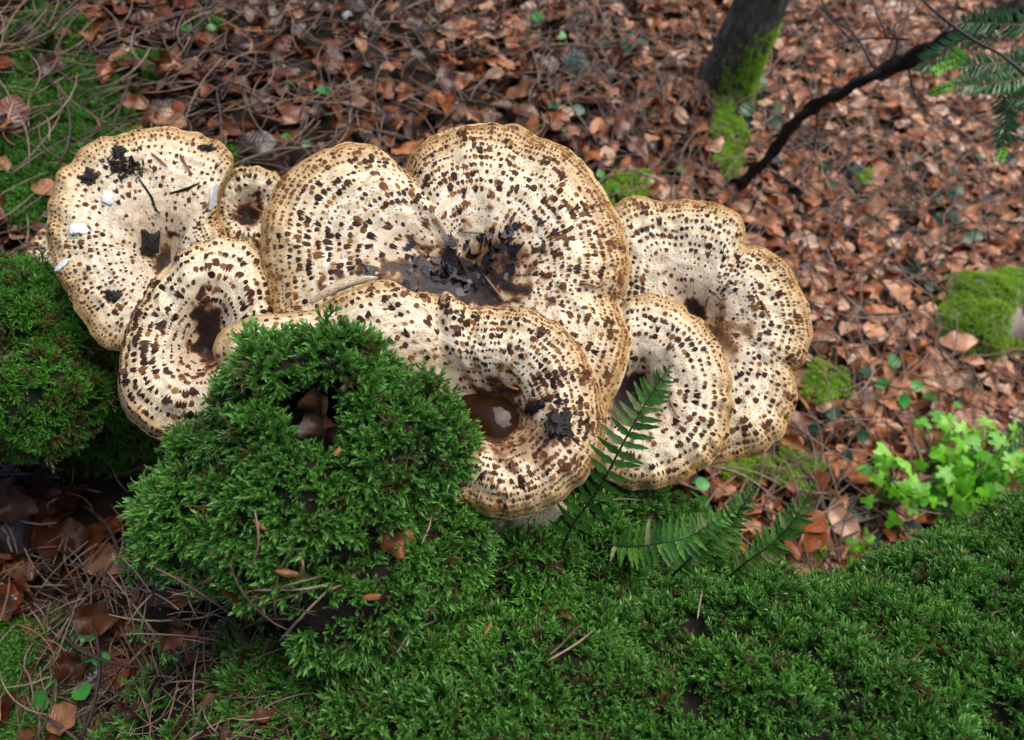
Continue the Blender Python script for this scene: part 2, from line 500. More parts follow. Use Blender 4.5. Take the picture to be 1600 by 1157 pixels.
def leaf_strip(L, W, rows, shape, fold=0.2, curl=0.3, wave=0.0, seed=0, cols=5, petiole=0.0):
    """curved leaf blade in the XY plane growing along +Y; returns verts, faces, uvs"""
    V, F, UV = [], [], []
    r = random.Random(seed)
    ph = r.random() * 6
    y = z = 0.0
    ang = -curl * 0.5
    for i in range(rows + 1):
        s = i / rows
        wd = W * shape(s)
        for k in range(cols):
            u = k / (cols - 1) * 2 - 1
            zz = abs(u) * wd * fold + wave * wd * math.sin(s * 11 + ph + u * 1.5) * abs(u)
            V.append((u * wd, y - abs(u) * 0.0, z + zz))
            UV.append((u * 0.5 + 0.5, s))
        if i < rows:
            for k in range(cols - 1):
                a = i * cols + k
                F.append((a, a + 1, a + cols + 1, a + cols))
        y += L / rows * math.cos(ang)
        z += L / rows * math.sin(ang)
        ang += curl / rows
    return V, F, UV

def leaf_mesh(name, material, *a, **k):
    V, F, UV = leaf_strip(*a, **k)
    me = mesh_from(name, V, F, [material])
    ul = me.uv_layers.new(name="leaf_uv")
    li = np.zeros(len(me.loops), np.int32); me.loops.foreach_get("vertex_index", li)
    ul.data.foreach_set("uv", np.array(UV, np.float32)[li].ravel())
    return me

def beech(s):
    return max(0.03, (math.sin(math.pi * min(1, s ** 0.85)) ** 0.75)) * (1 + 0.06 * math.sin(s * 40))

# ------------------------------------------------------------------ traced outlines of the caps (pixels of the photograph)
CAPS = {
 'main': dict(c=(735, 432), d=0.640, up=0.5, poly=[(408,400),(404,365),(410,325),(428,290),(455,262),(490,240),(530,224),(570,219),(603,228),(618,248),(626,262),(634,244),(655,220),(690,202),(725,191),(765,188),(805,193),(845,207),(885,226),(915,252),(940,285),(960,320),(975,358),(986,400),(983,440),(968,472),(980,500),(987,535),(982,570),(968,605),(950,645),(920,690),(830,720),(700,700),(560,650),(460,570),(425,500),(414,445)]),
 'front': dict(c=(772, 640), d=0.560, up=0.45, poly=[(325,545),(335,528),(365,503),(405,487),(470,476),(502,463),(540,446),(575,436),(605,430),(628,441),(645,452),(672,446),(697,447),(716,462),(728,472),(748,472),(785,470),(830,478),(870,496),(903,528),(928,570),(946,620),(951,668),(940,712),(915,750),(880,780),(840,800),(800,811),(765,806),(725,790),(640,770),(520,740),(400,660),(340,580)]),
 'left': dict(c=(318, 535), d=0.630, up=0.35, poly=[(180,580),(184,540),(200,490),(230,438),(262,400),(300,376),(350,362),(390,370),(414,394),(430,430),(440,480),(440,560),(400,640),(330,690),(265,692),(230,680),(196,652),(178,620)]),
 'upper_left': dict(c=(262, 402), d=0.720, up=0.4, poly=[(73,312),(90,270),(120,236),(160,211),(210,199),(262,195),(310,205),(345,225),(368,250),(364,272),(345,292),(341,330),(352,360),(370,420),(360,480),(300,540),(230,570),(180,545),(160,543),(138,520),(118,488),(100,452),(82,420),(70,375),(69,342)]),
 'small': dict(c=(385, 328), d=0.770, up=0.4, poly=[(330,300),(350,272),(375,258),(402,257),(432,268),(448,288),(450,330),(440,370),(405,385),(360,375),(335,345)]),
 'right': dict(c=(1085, 492), d=0.705, up=0.4, poly=[(950,325),(972,312),(1000,306),(1040,310),(1085,308),(1130,316),(1158,334),(1169,358),(1166,374),(1196,384),(1230,410),(1254,448),(1268,490),(1270,530),(1258,568),(1241,580),(1247,600),(1243,642),(1224,680),(1190,710),(1140,722),(1090,728),(1020,700),(960,640),(930,560),(925,470),(930,390)]),
 'right_front': dict(c=(990, 605), d=0.655, up=0.4, poly=[(940,500),(962,476),(985,460),(1020,456),(1062,471),(1100,500),(1130,540),(1146,590),(1148,632),(1140,680),(1114,722),(1070,750),(1022,765),(980,764),(940,745),(910,700),(905,620),(915,550)]),
 'edge': dict(c=(110, 400), d=0.80, up=0.4, poly=[(38,395),(45,372),(62,356),(90,345),(150,350),(180,400),(160,450),(100,470),(55,440)]),
}
MOUND = [(205,830),(225,770),(262,700),(330,590),(370,540),(430,507),(500,494),(570,520),(650,558),(700,590),(750,640),(760,690),(738,740),(725,790),(900,840),(1060,885),(1300,880),(1450,830),(1600,765),(1600,1157),(300,1157)]
LEFTM = [(0,382),(40,400),(90,440),(130,500),(150,570),(150,650),(120,720),(0,740)]
def covered(px, py, polys):
    return any(in_poly(px, py, q) for q in polys)

# ------------------------------------------------------------------ the ground
xs = np.concatenate([np.linspace(-14, -1.8, 12)[:-1], np.arange(-1.8, 2.8, 0.03), np.linspace(2.8, 16, 12)])
ys = np.concatenate([np.linspace(-8, -0.9, 10)[:-1], np.arange(-0.9, 3.4, 0.03), np.linspace(3.4, 20, 14)])
V = [(x, y, zg(x, y)) for y in ys for x in xs]
nx = len(xs)
F = [(j * nx + i, j * nx + i + 1, (j + 1) * nx + i + 1, (j + 1) * nx + i) for j in range(len(ys) - 1) for i in range(nx - 1)]
gnd = link("ground", mesh_from("ground", V, F, [M['soil']]))
tag(gnd, "dark forest soil sloping down to the right under the litter", kind="structure")

# ------------------------------------------------------------------ mossy bodies
def icos(c, r, seg=14):
    V, F = [], []
    n = seg; m = seg * 2
    for i in range(n + 1):
        th = math.pi * i / n
        for k in range(m):
            ph = 2 * math.pi * k / m
            V.append((c[0] + r[0] * math.sin(th) * math.cos(ph), c[1] + r[1] * math.sin(th) * math.sin(ph), c[2] + r[2] * math.cos(th)))
    for i in range(n):
        for k in range(m):
            k2 = (k + 1) % m
            F.append((i * m + k, (i + 1) * m + k, (i + 1) * m + k2, i * m + k2))
    return V, F

def remeshed(parts, voxel, smooth=4):
    V, F = merge(parts)
    me = mesh_from("tmp", V, F)
    o = bpy.data.objects.new("tmp", me)
    COL.objects.link(o)
    r = o.modifiers.new("r", 'REMESH'); r.mode = 'VOXEL'; r.voxel_size = voxel
    s = o.modifiers.new("s", 'SMOOTH'); s.iterations = smooth; s.factor = 0.5
    dg = bpy.context.evaluated_depsgraph_get()
    dg.update()
    ev = o.evaluated_get(dg)
    out = bpy.data.meshes.new_from_object(ev)
    bpy.data.objects.remove(o)
    return out

def capsule(pts):
    """spheres along a chain of (x,y,z,r)"""
    out = []
    for (a, b) in zip(pts[:-1], pts[1:]):
        n = max(2, int(np.linalg.norm(np.array(a[:3]) - np.array(b[:3])) / (0.3 * a[3])))
        for i in range(n + 1):
            f = i / n
            q = np.array(a) * (1 - f) + np.array(b) * f
            out.append(icos(q[:3], (q[3],) * 3))
    return out

def pxball(px, py, d, rpx):
    return icos(P(px, py, d), (rpx / FPX * d,) * 3)

def lumpy(me, amp, freq, seed=0.0):
    n = len(me.vertices)
    co = np.zeros(n * 3); me.vertices.foreach_get("co", co); co = co.reshape(-1, 3)
    no = np.zeros(n * 3); me.vertices.foreach_get("normal", no); no = no.reshape(-1, 3)
    for i in range(n):
        x, y, z = co[i] * freq
        co[i] += no[i] * amp * noise.fractal((x + seed, y, z), 1.0, 2.0, 3)
    me.vertices.foreach_set("co", co.ravel())
    me.polygons.foreach_set("use_smooth", [True] * len(me.polygons))
    me.update()

def sample(me, density, cond=None):
    """random points on a mesh: position, normal"""
    me.calc_loop_triangles()
    n = len(me.vertices)
    co = np.zeros(n * 3); me.vertices.foreach_get("co", co); co = co.reshape(-1, 3)
    no = np.zeros(n * 3); me.vertices.foreach_get("normal", no); no = no.reshape(-1, 3)
    k = len(me.loop_triangles)
    tri = np.zeros(k * 3, np.int32); me.loop_triangles.foreach_get("vertices", tri); tri = tri.reshape(-1, 3)
    a, b, c = co[tri[:, 0]], co[tri[:, 1]], co[tri[:, 2]]
    area = np.linalg.norm(np.cross(b - a, c - a), axis=1) / 2
    cen = (a + b + c) / 3
    wgt = area.copy()
    if cond is not None:
        wgt *= cond(cen, unit_rows(no[tri].mean(1)))
    tot = wgt.sum()
    m = int(tot * density)
    idx = rng.choice(k, m, p=wgt / tot)
    u, v = rng.random(m), rng.random(m)
    fl = u + v > 1
    u[fl], v[fl] = 1 - u[fl], 1 - v[fl]
    p = a[idx] + (b[idx] - a[idx]) * u[:, None] + (c[idx] - a[idx]) * v[:, None]
    nn = no[tri[idx, 0]] * (1 - u - v)[:, None] + no[tri[idx, 1]] * u[:, None] + no[tri[idx, 2]] * v[:, None]
    return p, unit_rows(nn)

def unit_rows(v):
    return v / (np.linalg.norm(v, axis=1)[:, None] + 1e-12)

def moss_shoot(name, material, seed, L=0.013, leaf=0.0042, n=18, lw=0.34, bend=0.5, side=3, openness=0.55):
    """one leafy moss shoot with side shoots; 'tip' runs 0 at the foot to 1 at the young ends"""
    r = random.Random(seed)
    parts, tips = [], []
    def stem(p0, d0, L, n, leaf, t0):
        p = Vector(p0); d = Vector(d0).normalized()
        ax = Vector((r.uniform(-1, 1), r.uniform(-1, 1), 0.1)).normalized()
        path = [p.copy()]; dirs = [d.copy()]
        for i in range(4):
            d = (d + ax * bend * 0.22).normalized()
            p = p + d * L / 4
            path.append(p.copy()); dirs.append(d.copy())
        tb = tube(path, [0.0006, 0.0006, 0.0005, 0.0004, 0.0001], 3, False)
        parts.append(tb); tips.extend([t0 + (1 - t0) * (k // 3) / 4 * 0.5 for k in range(len(tb[0]))])
        for i in range(n):
            s = (i + 0.6) / n
            q = s * 4; k = min(int(q), 3)
            pp = path[k].lerp(path[k + 1], q - k); dd = dirs[k].lerp(dirs[k + 1], q - k).normalized()
            az = i * 2.4 + r.uniform(-0.3, 0.3)
            o1 = dd.orthogonal().normalized(); o2 = dd.cross(o1)
            out = o1 * math.cos(az) + o2 * math.sin(az)
            open_ = openness * (1.15 - 0.7 * s) + r.uniform(-0.12, 0.12)
            ld = (dd * math.cos(open_) + out * math.sin(open_)).normalized()
            sd_ = dd.cross(out).normalized()
            ln = leaf * (0.8 + 0.35 * math.sin(math.pi * s)) * r.uniform(0.8, 1.2)
            m = pp + ld * ln * 0.38
            wv = sd_ * ln * lw * 0.5
            tip = pp + ld * ln + out * ln * 0.10
            parts.append(([pp, m - wv - out * ln * 0.05, tip, m + wv - out * ln * 0.05, m + out * ln * 0.06], [(0, 1, 4), (1, 2, 4), (2, 3, 4), (3, 0, 4)]))
            b_ = t0 + (1 - t0) * s
            tips.extend([b_ * 0.6, b_ * 0.8, min(1, b_ * 1.1 + 0.12), b_ * 0.8, b_ * 0.8])
        return path, dirs
    path, dirs = stem((0, 0, -0.004), (0, 0, 1), L, n, leaf, 0.0)
    for j in range(side):
        k = r.randint(1, 3)
        az = r.uniform(0, 6.28)
        out = Vector((math.cos(az), math.sin(az), 0))
        stem(path[k], dirs[k] + out * r.uniform(0.7, 1.2), L * r.uniform(0.42, 0.62), n // 2 + 1, leaf * 0.85, 0.25)
    V, F = merge(parts)
    me = mesh_from(name, V, F, [material], smooth=False)
    a = me.attributes.new("tip", 'FLOAT', 'POINT'); a.data.foreach_set("value", np.array(tips, np.float32))
    return me

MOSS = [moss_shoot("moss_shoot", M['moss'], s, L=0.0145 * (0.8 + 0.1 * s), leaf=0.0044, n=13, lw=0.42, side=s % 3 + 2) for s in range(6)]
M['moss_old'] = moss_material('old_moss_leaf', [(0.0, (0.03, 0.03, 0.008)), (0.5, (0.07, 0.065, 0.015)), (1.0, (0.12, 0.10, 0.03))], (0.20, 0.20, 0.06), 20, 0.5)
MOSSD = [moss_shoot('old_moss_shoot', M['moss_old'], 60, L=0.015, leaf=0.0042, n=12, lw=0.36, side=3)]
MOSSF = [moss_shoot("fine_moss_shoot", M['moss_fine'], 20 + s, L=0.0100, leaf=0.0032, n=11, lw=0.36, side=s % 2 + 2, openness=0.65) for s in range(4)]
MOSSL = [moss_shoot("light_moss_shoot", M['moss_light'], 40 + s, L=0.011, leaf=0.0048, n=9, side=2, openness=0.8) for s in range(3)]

def moss_on(name, pts, nrm, protos, smin, smax, up=0.35, jit=0.55, gap=0, parent=None, loc=(0, 0, 0)):
    q, sc = [], []
    keep_ = []
    for p, n in zip(pts, nrm):
        if gap and noise.noise((p[0] * 55, p[1] * 55, p[2] * 55)) + 0.6 * noise.noise((p[0] * 130, p[1] * 130, p[2] * 130)) < -gap: continue
        keep_.append(p)
        d = n + np.array([0, 0, up])
        d = d + jit * rng.normal(size=3) * 0.7
        # tufts lean together
        f = 26.0
        d = d + 0.55 * np.array(noise.noise_vector((p[0] * f, p[1] * f, p[2] * f)))
        d = unit(d)
        qq = frame_quat(d) @ Quaternion((0, 0, 1), random.uniform(0, 6.283))
        q.append(qq)
        lump = 1 + 0.75 * noise.noise((p[0] * 38, p[1] * 38, p[2] * 38))
        lump = max(lump, 0.45)
        sc.append(random.uniform(smin, smax) * lump)
    return scatter(name, keep_, q, sc, protos, parent, loc)

# --- the log with its central mound
HOLE = P(492, 640, 0.475)
log_parts = capsule([(-0.20, 0.045, 0.53, 0.15), (-0.02, 0.03, 0.585, 0.19), (0.26, 0.005, 0.580, 0.190), (0.50, 0.090, 0.528, 0.194), (0.95, 0.29, 0.44, 0.20), (1.3, 0.43, 0.37, 0.2)])
for args in [(500, 632, 0.535, 124), (606, 692, 0.535, 110), (445, 660, 0.54, 98), (368, 755, 0.55, 84), (328, 830, 0.57, 92), (470, 790, 0.545, 135),
             (600, 800, 0.545, 100), (665, 865, 0.56, 85), (825, 905, 0.60, 62), (300, 905, 0.60, 88), (560, 890, 0.56, 130)]:
    log_parts.append(pxball(*args))
log_parts.append(icos((-0.12, 0.22, 0.60), (0.115, 0.11, 0.14)))
log_parts.append(icos((0.02, 0.24, 0.52), (0.2, 0.1, 0.14)))
log_parts.append(pxball(985, 830, 0.67, 62))
log_parts.append(pxball(930, 860, 0.65, 70))
log_me = remeshed(log_parts, 0.007, 5)
lumpy(log_me, 0.012, 9.0, 4.0)
lumpy(log_me, 0.012, 21.0)
n = len(log_me.vertices)
co = np.zeros(n * 3); log_me.vertices.foreach_get("co", co); co = co.reshape(-1, 3)
hax = unit(HOLE - CAM)
def hole_r(p, cx=492, cy=645):
    q = np.atleast_2d(p) - CAM
    d = q @ FWD
    px = 800 + FPX * (q @ RGT) / d; py = 578.5 - FPX * (q @ UPV) / d
    return np.hypot((px - cx) / 80, (py - cy) / 66), d
hr, hd = hole_r(co)
fall = np.clip(1 - hr ** 2, 0, 1) ** 0.45 * (hd < 0.56)
co += hax * (fall * 0.062)[:, None]
log_me.vertices.foreach_set("co", co.ravel()); log_me.update()
log_me.materials.append(M['humus'])
log_t = empty("mossy_log", (0.3, 0.05, 0.38), "thick fallen log under deep green moss filling the foreground, hollow mound at its left", "log")
lg = link("log_body", log_me, log_t, -np.array(log_t.location))
def log_cond(c, nn):
    view = unit_rows(CAM - c)
    f = (nn * view).sum(1)
    keep = (f > -0.35).astype(float) * (c[:, 2] > 0.30)
    h, d = hole_r(c)
    keep *= np.where((h < 0.95) & (d < 0.66), 0.0, 1.0)
    keep *= np.where(c[:, 0] > 0.9, 0.35, 1.0)
    # bare litter patch on the lower left of the log
    px, py = 800 + FPX * ((c - CAM) @ RGT) / ((c - CAM) @ FWD), 578.5 - FPX * ((c - CAM) @ UPV) / ((c - CAM) @ FWD)
    bare = np.exp(-(((px - 430) / 150) ** 2 + ((py - 960) / 50) ** 2)) + np.exp(-(((px - 560) / 70) ** 2 + ((py - 850) / 28) ** 2)) + 0.95 * ((px < 370) & (py > 890)) * np.clip((370 - px) / 90 + (py - 900) / 500, 0, 0.75) + 0.9 * np.exp(-(((px - 1080) / 45) ** 2 + ((py - 990) / 40) ** 2))
    keep *= np.clip(1.25 - 1.5 * bare, 0.05, 1)
    return keep
pp, nn = sample(log_me, 56000, log_cond)
moss_on("moss", pp, nn, MOSS * 2 + MOSSD, 0.55, 1.25, up=0.25, jit=0.95, gap=0.46, parent=log_t, loc=log_t.location)

# --- the left moss mound
lm_parts = [pxball(15, 500, 0.76, 100), pxball(60, 520, 0.77, 85), pxball(40, 625, 0.74, 88), pxball(75, 595, 0.78, 74), pxball(-90, 560, 0.76, 150), icos((-0.5, 0.47, 0.47), (0.11, 0.09, 0.12))]
lm_me = remeshed(lm_parts, 0.006, 5)
lumpy(lm_me, 0.026, 12.0, 3.0)
lumpy(lm_me, 0.008, 30.0, 3.0)
lm_me.materials.append(M['mossbed'])
lm_t = empty("moss_mound", (-0.48, 0.42, 0.44), "rounded hummock of fine bright moss at the left edge below the upper left mushroom", "moss mound")
link("mound_body", lm_me, lm_t, -np.array(lm_t.location))
pp, nn = sample(lm_me, 85000, lambda c, nn: ((nn * unit_rows(CAM - c)).sum(1) > -0.3) * (np.hypot((c[:, 0] + 0.47) / 0.03, (c[:, 1] - 0.42) / 0.02) > 0.8) * 1.0)
moss_on("moss", pp, nn, MOSSF * 3 + MOSSD, 0.75, 1.4, up=0.3, jit=0.8, gap=0.40, parent=lm_t, loc=lm_t.location)

# ------------------------------------------------------------------ mushrooms
def scale_mesh(name, material, seed, style):
    """scale flake, 1 unit long (+Y outward) about 0.6 wide, slightly domed, ragged at one end"""
    r = random.Random(seed)
    pts = []
    if style == 'round':            # round outer head, tapering streaky tail inward
        w_ = r.uniform(0.30, 0.40)
        for a in np.linspace(-0.15, math.pi + 0.15, 6):
            pts.append((w_ * math.cos(a) * r.uniform(0.85, 1.1), 0.12 + 0.32 * math.sin(a) * r.uniform(0.85, 1.1)))
        k = r.randint(2, 3)
        xs_ = np.linspace(-w_ * 0.8, w_ * 0.8, 2 * k + 1)
        for i, x in enumerate(xs_):
            pts.append((x + r.uniform(-0.03, 0.03), (-0.5 if i % 2 == 1 else -0.12) * r.uniform(0.65, 1.1)))
    else:                           # crown with ragged teeth outward
        w_ = r.uniform(0.34, 0.46)
        k = r.randint(2, 4)
        xs_ = np.linspace(w_, -w_, 2 * k + 1)
        for i, x in enumerate(xs_):
            pts.append((x + r.uniform(-0.04, 0.04), (0.5 if i % 2 == 0 else 0.14) * r.uniform(0.6, 1.1)))
        for i, a in enumerate(np.linspace(math.pi + 0.3, 2 * math.pi - 0.3, 5)):
            pts.append((w_ * 0.75 * math.cos(a) * r.uniform(0.8, 1.1), -0.05 + 0.40 * math.sin(a) * r.uniform(0.6, 1.15)))
    n_ = len(pts)
    cx = sum(p[0] for p in pts) / n_; cy = sum(p[1] for p in pts) / n_
    V = [(cx, cy, 0.055)]
    V += [((p[0] - cx) * 0.6 + cx, (p[1] - cy) * 0.6 + cy, 0.05) for p in pts]
    V += [(p[0], p[1], r.uniform(0.0, 0.035)) for p in pts]
    F = []
    for i in range(n_):
        j = (i + 1) % n_
        F.append((0, 1 + i, 1 + j))
        F.append((1 + i, 1 + n_ + i, 1 + n_ + j, 1 + j))
    return mesh_from(name, V, F, [material], smooth=True)

SC = {}
for key, mk in (('d', 'scale_dark'), ('m', 'scale_mid'), ('t', 'scale_tan')):
    SC[key] = [scale_mesh("scale_flake", M[mk], 100 + i, 'round' if i < 7 else 'crown') for i in range(10)]
SCV = {k: [(np.array([v.co[:] for v in me.vertices]), [tuple(p.vertices) for p in me.polygons]) for me in v] for k, v in SC.items()}

def ray_r(cx, cy, poly, ang):
    dx, dy = math.cos(ang), math.sin(ang)
    best = None
    for i in range(len(poly)):
        x1, y1 = poly[i]; x2, y2 = poly[(i + 1) % len(poly)]
        ex, ey = x2 - x1, y2 - y1
        den = dx * ey - dy * ex
        if abs(den) < 1e-12: continue
        tt_ = ((x1 - cx) * ey - (y1 - cy) * ex) / den
        u = ((x1 - cx) * dy - (y1 - cy) * dx) / den
        if tt_ > 0 and -1e-9 <= u <= 1 + 1e-9:
            if best is None or tt_ > best: best = tt_
    return best

class Cap:
    NT = 300
    def __init__(s, key, funnel=0.032, dome=0.018, roll=0.004, fw=0.30, seed=0):
        c = CAPS[key]
        s.key, s.seed, s.funnel, s.dome, s.roll, s.fw = key, seed, funnel, dome, roll, fw
        s.C = P(*c['c'], c['d'])
        view = unit(CAM - s.C)
        s.n = unit((1 - c['up']) * view + c['up'] * np.array([0, 0, 1.0]) + np.array(c.get('tilt', (0, 0, 0))))
        s.u = unit(RGT - s.n * (RGT @ s.n)); s.v = np.cross(s.n, s.u)
        pl = []
        for (px, py) in c['poly']:
            r = ray(px, py)
            d = ((s.C - CAM) @ s.n) / (r @ s.n)
            q = CAM + r * d - s.C
            pl.append((q @ s.u, q @ s.v))
        R = np.array([ray_r(0, 0, pl, 2 * math.pi * i / s.NT) for i in range(s.NT)])
        Rp = np.concatenate([R[-8:], R, R[:8]])
        k = np.array([1, 2, 3, 2, 1.0]); k /= k.sum()
        R = np.convolve(Rp, k, 'same')[8:-8]
        for i in range(s.NT):
            a = 2 * math.pi * i / s.NT
            R[i] *= 1 + 0.016 * noise.fractal((math.cos(a) * 8 + seed, math.sin(a) * 8, seed), 1, 2, 5) - 0.02 * max(0, noise.noise((math.cos(a) * 13, math.sin(a) * 13, seed + 5)) - 0.45)
        s.R = R
        kk = np.hanning(41); kk /= kk.sum()
        Rw = np.concatenate([R[-40:], R, R[:40]])
        s.Rs = np.convolve(Rw, kk, 'same')[40:-40]
        s.Rm = float(R.mean())
        s.gr = []
        for (x1, y1, x2, y2, gw, gd) in GROOVES.get(key, []):
            e = []
            for (px, py) in ((x1, y1), (x2, y2)):
                r = ray(px, py)
                q = CAM + r * (((s.C - CAM) @ s.n) / (r @ s.n)) - s.C
                e.append(np.array([q @ s.u, q @ s.v]))
            s.gr.append((e[0], e[1], gw, gd))
    def Rat(s, a, arr=None):
        arr = s.R if arr is None else arr
        q = (a / (2 * math.pi) * s.NT) % s.NT
        i = int(q) % s.NT
        f = q - int(q)
        return arr[i] * (1 - f) + arr[(i + 1) % s.NT] * f
    def zone(s, t, a):
        return max(0.0, 1 - (1 - t) * min(3.0, max(0.75, s.Rat(a) / s.Rm)))
    def h(s, t, a):
        R = s.Rat(a); Rs = s.Rat(a, s.Rs)
        k = min(1.0, R / 0.09)
        x, y = math.cos(a), math.sin(a)
        hh = -s.funnel * math.exp(-(t / s.fw) ** 2) * 1.0
        hh += s.dome * k * math.sin(math.pi * min(1, t) ** 1.25) ** 1.0
        hh -= s.roll * (max(0, t - 0.90) / 0.10) ** 2.0
        hh += -0.5 * (Rs - R) * t ** 3
        hh += 0.006 * t * noise.fractal((x * 3.4 * t + s.seed, y * 3.4 * t, s.seed * 1.7), 1, 2, 3)
        for (e0, e1, gw, gd) in s.gr:
            ed = e1 - e0
            qx, qy = x * t * R - e0[0], y * t * R - e0[1]
            f_ = max(0.0, min(1.0, (qx * ed[0] + qy * ed[1]) / (ed @ ed)))
            hh -= gd * (1 - 0.6 * f_) * math.exp(-((qx - ed[0] * f_) ** 2 + (qy - ed[1] * f_) ** 2) / gw ** 2)
        hh += 0.0016 * noise.noise((x * t * R * 90, y * t * R * 90, s.seed))
        return hh
    def pt(s, t, a):
        R = s.Rat(a)
        return s.C + s.u * (R * t * math.cos(a)) + s.v * (R * t * math.sin(a)) + s.n * s.h(t, a)
    def frame(s, t, a):
        e = 0.01
        p = s.pt(t, a)
        dr = unit(s.pt(t + e, a) - s.pt(t - e, a))
        da = unit(s.pt(t, a + e) - s.pt(t, a - e))
        n = unit(np.cross(dr, da))
        return p, n, dr

PX = lambda d: d / FPX
LABELS = {
 'main': "largest spotted cream bracket mushroom, broad fan with notched top edge, middle of the cluster",
 'front': "spotted bracket mushroom right of the moss mound with brown rain water in its hollow",
 'left': "spotted bracket mushroom with dark funnel left of the largest one, curling behind the moss mound",
 'upper_left': "pale bracket mushroom at upper left with a bark chip and white flakes on it",
 'small': "small half hidden funnel mushroom between the upper left mushroom and the largest one",
 'right': "rightmost spotted bracket mushroom with a three lobed outer edge against leaf litter",
 'right_front': "round spotted bracket mushroom with the fern tip over it, overlapping the rightmost one",
 'edge': "tan mushroom edge peeping out behind the upper left mushroom above the left moss hummock",
}
ROOTS = {'main': (0.02, 0.27, 0.60), 'front': (-0.02, 0.25, 0.60), 'left': (-0.13, 0.29, 0.58), 'upper_left': (-0.19, 0.30, 0.52), 'small': (-0.12, 0.32, 0.54),
         'right': (0.08, 0.28, 0.56), 'right_front': (0.06, 0.27, 0.58), 'edge': (-0.25, 0.36, 0.50)}
PAR = {'main': dict(funnel=0.015, dome=0.010, fw=0.26, seed=1), 'front': dict(funnel=0.036, dome=0.012, roll=0.008, fw=0.28, seed=2),
       'left': dict(funnel=0.024, dome=0.017, roll=0.012, fw=0.30, seed=3), 'upper_left': dict(funnel=0.020, dome=0.007, roll=0.004, fw=0.20, seed=4),
       'small': dict(funnel=0.022, dome=0.005, roll=0.004, fw=0.5, seed=5), 'right': dict(funnel=0.013, dome=0.010, fw=0.20, seed=6),
       'right_front': dict(funnel=0.024, dome=0.011, fw=0.22, seed=7), 'edge': dict(funnel=0.012, dome=0.01, seed=8)}
OVER = {'main': ['front'], 'front': [], 'left': ['front', 'main'], 'upper_left': ['left', 'main'], 'small': ['main', 'upper_left', 'left'],
        'right': ['main', 'right_front', 'front'], 'right_front': ['main', 'front'], 'edge': ['upper_left', 'left']}
# px sizes of the scales: (tangential spacing factor, size factor, darkness)
LOOK = {'main': (1.0, 1.0, 0.0), 'front': (0.95, 1.0, 0.05), 'left': (0.85, 1.12, 0.25), 'upper_left': (1.45, 0.68, -0.12), 'small': (1.2, 0.8, 0.0),
        'right': (1.1, 0.85, -0.05), 'right_front': (1.1, 0.9, -0.02), 'edge': (1.4, 0.7, -0.2)}
STAINS = {'main': [(700, 442, 108, 42, 1.25), (775, 405, 60, 40, 0.6), (650, 390, 75, 40, 0.2)], 'front': [(772, 650, 50, 60, 0.85), (835, 690, 50, 45, 0.4)], 'left': [(325, 530, 22, 52, 1.1)],
          'upper_left': [(256, 415, 16, 36, 1.0), (190, 260, 22, 18, 0.4)], 'small': [(388, 334, 26, 16, 1.0)], 'right': [(1082, 488, 24, 22, 1.1), (1118, 530, 50, 48, 0.55)],
          'right_front': [(978, 615, 34, 44, 1.1)], 'edge': []}
GROOVES = {'front': [(680, 452, 690, 570, 0.0055, 0.010)], 'main': [(626, 262, 645, 330, 0.007, 0.006)], 'right': [(1166, 374, 1130, 420, 0.007, 0.005), (1241, 580, 1195, 575, 0.006, 0.005)]}
caps = {}
ts = np.concatenate([np.linspace(0.0, 0.84, 40), np.linspace(0.86, 1.0, 14)])
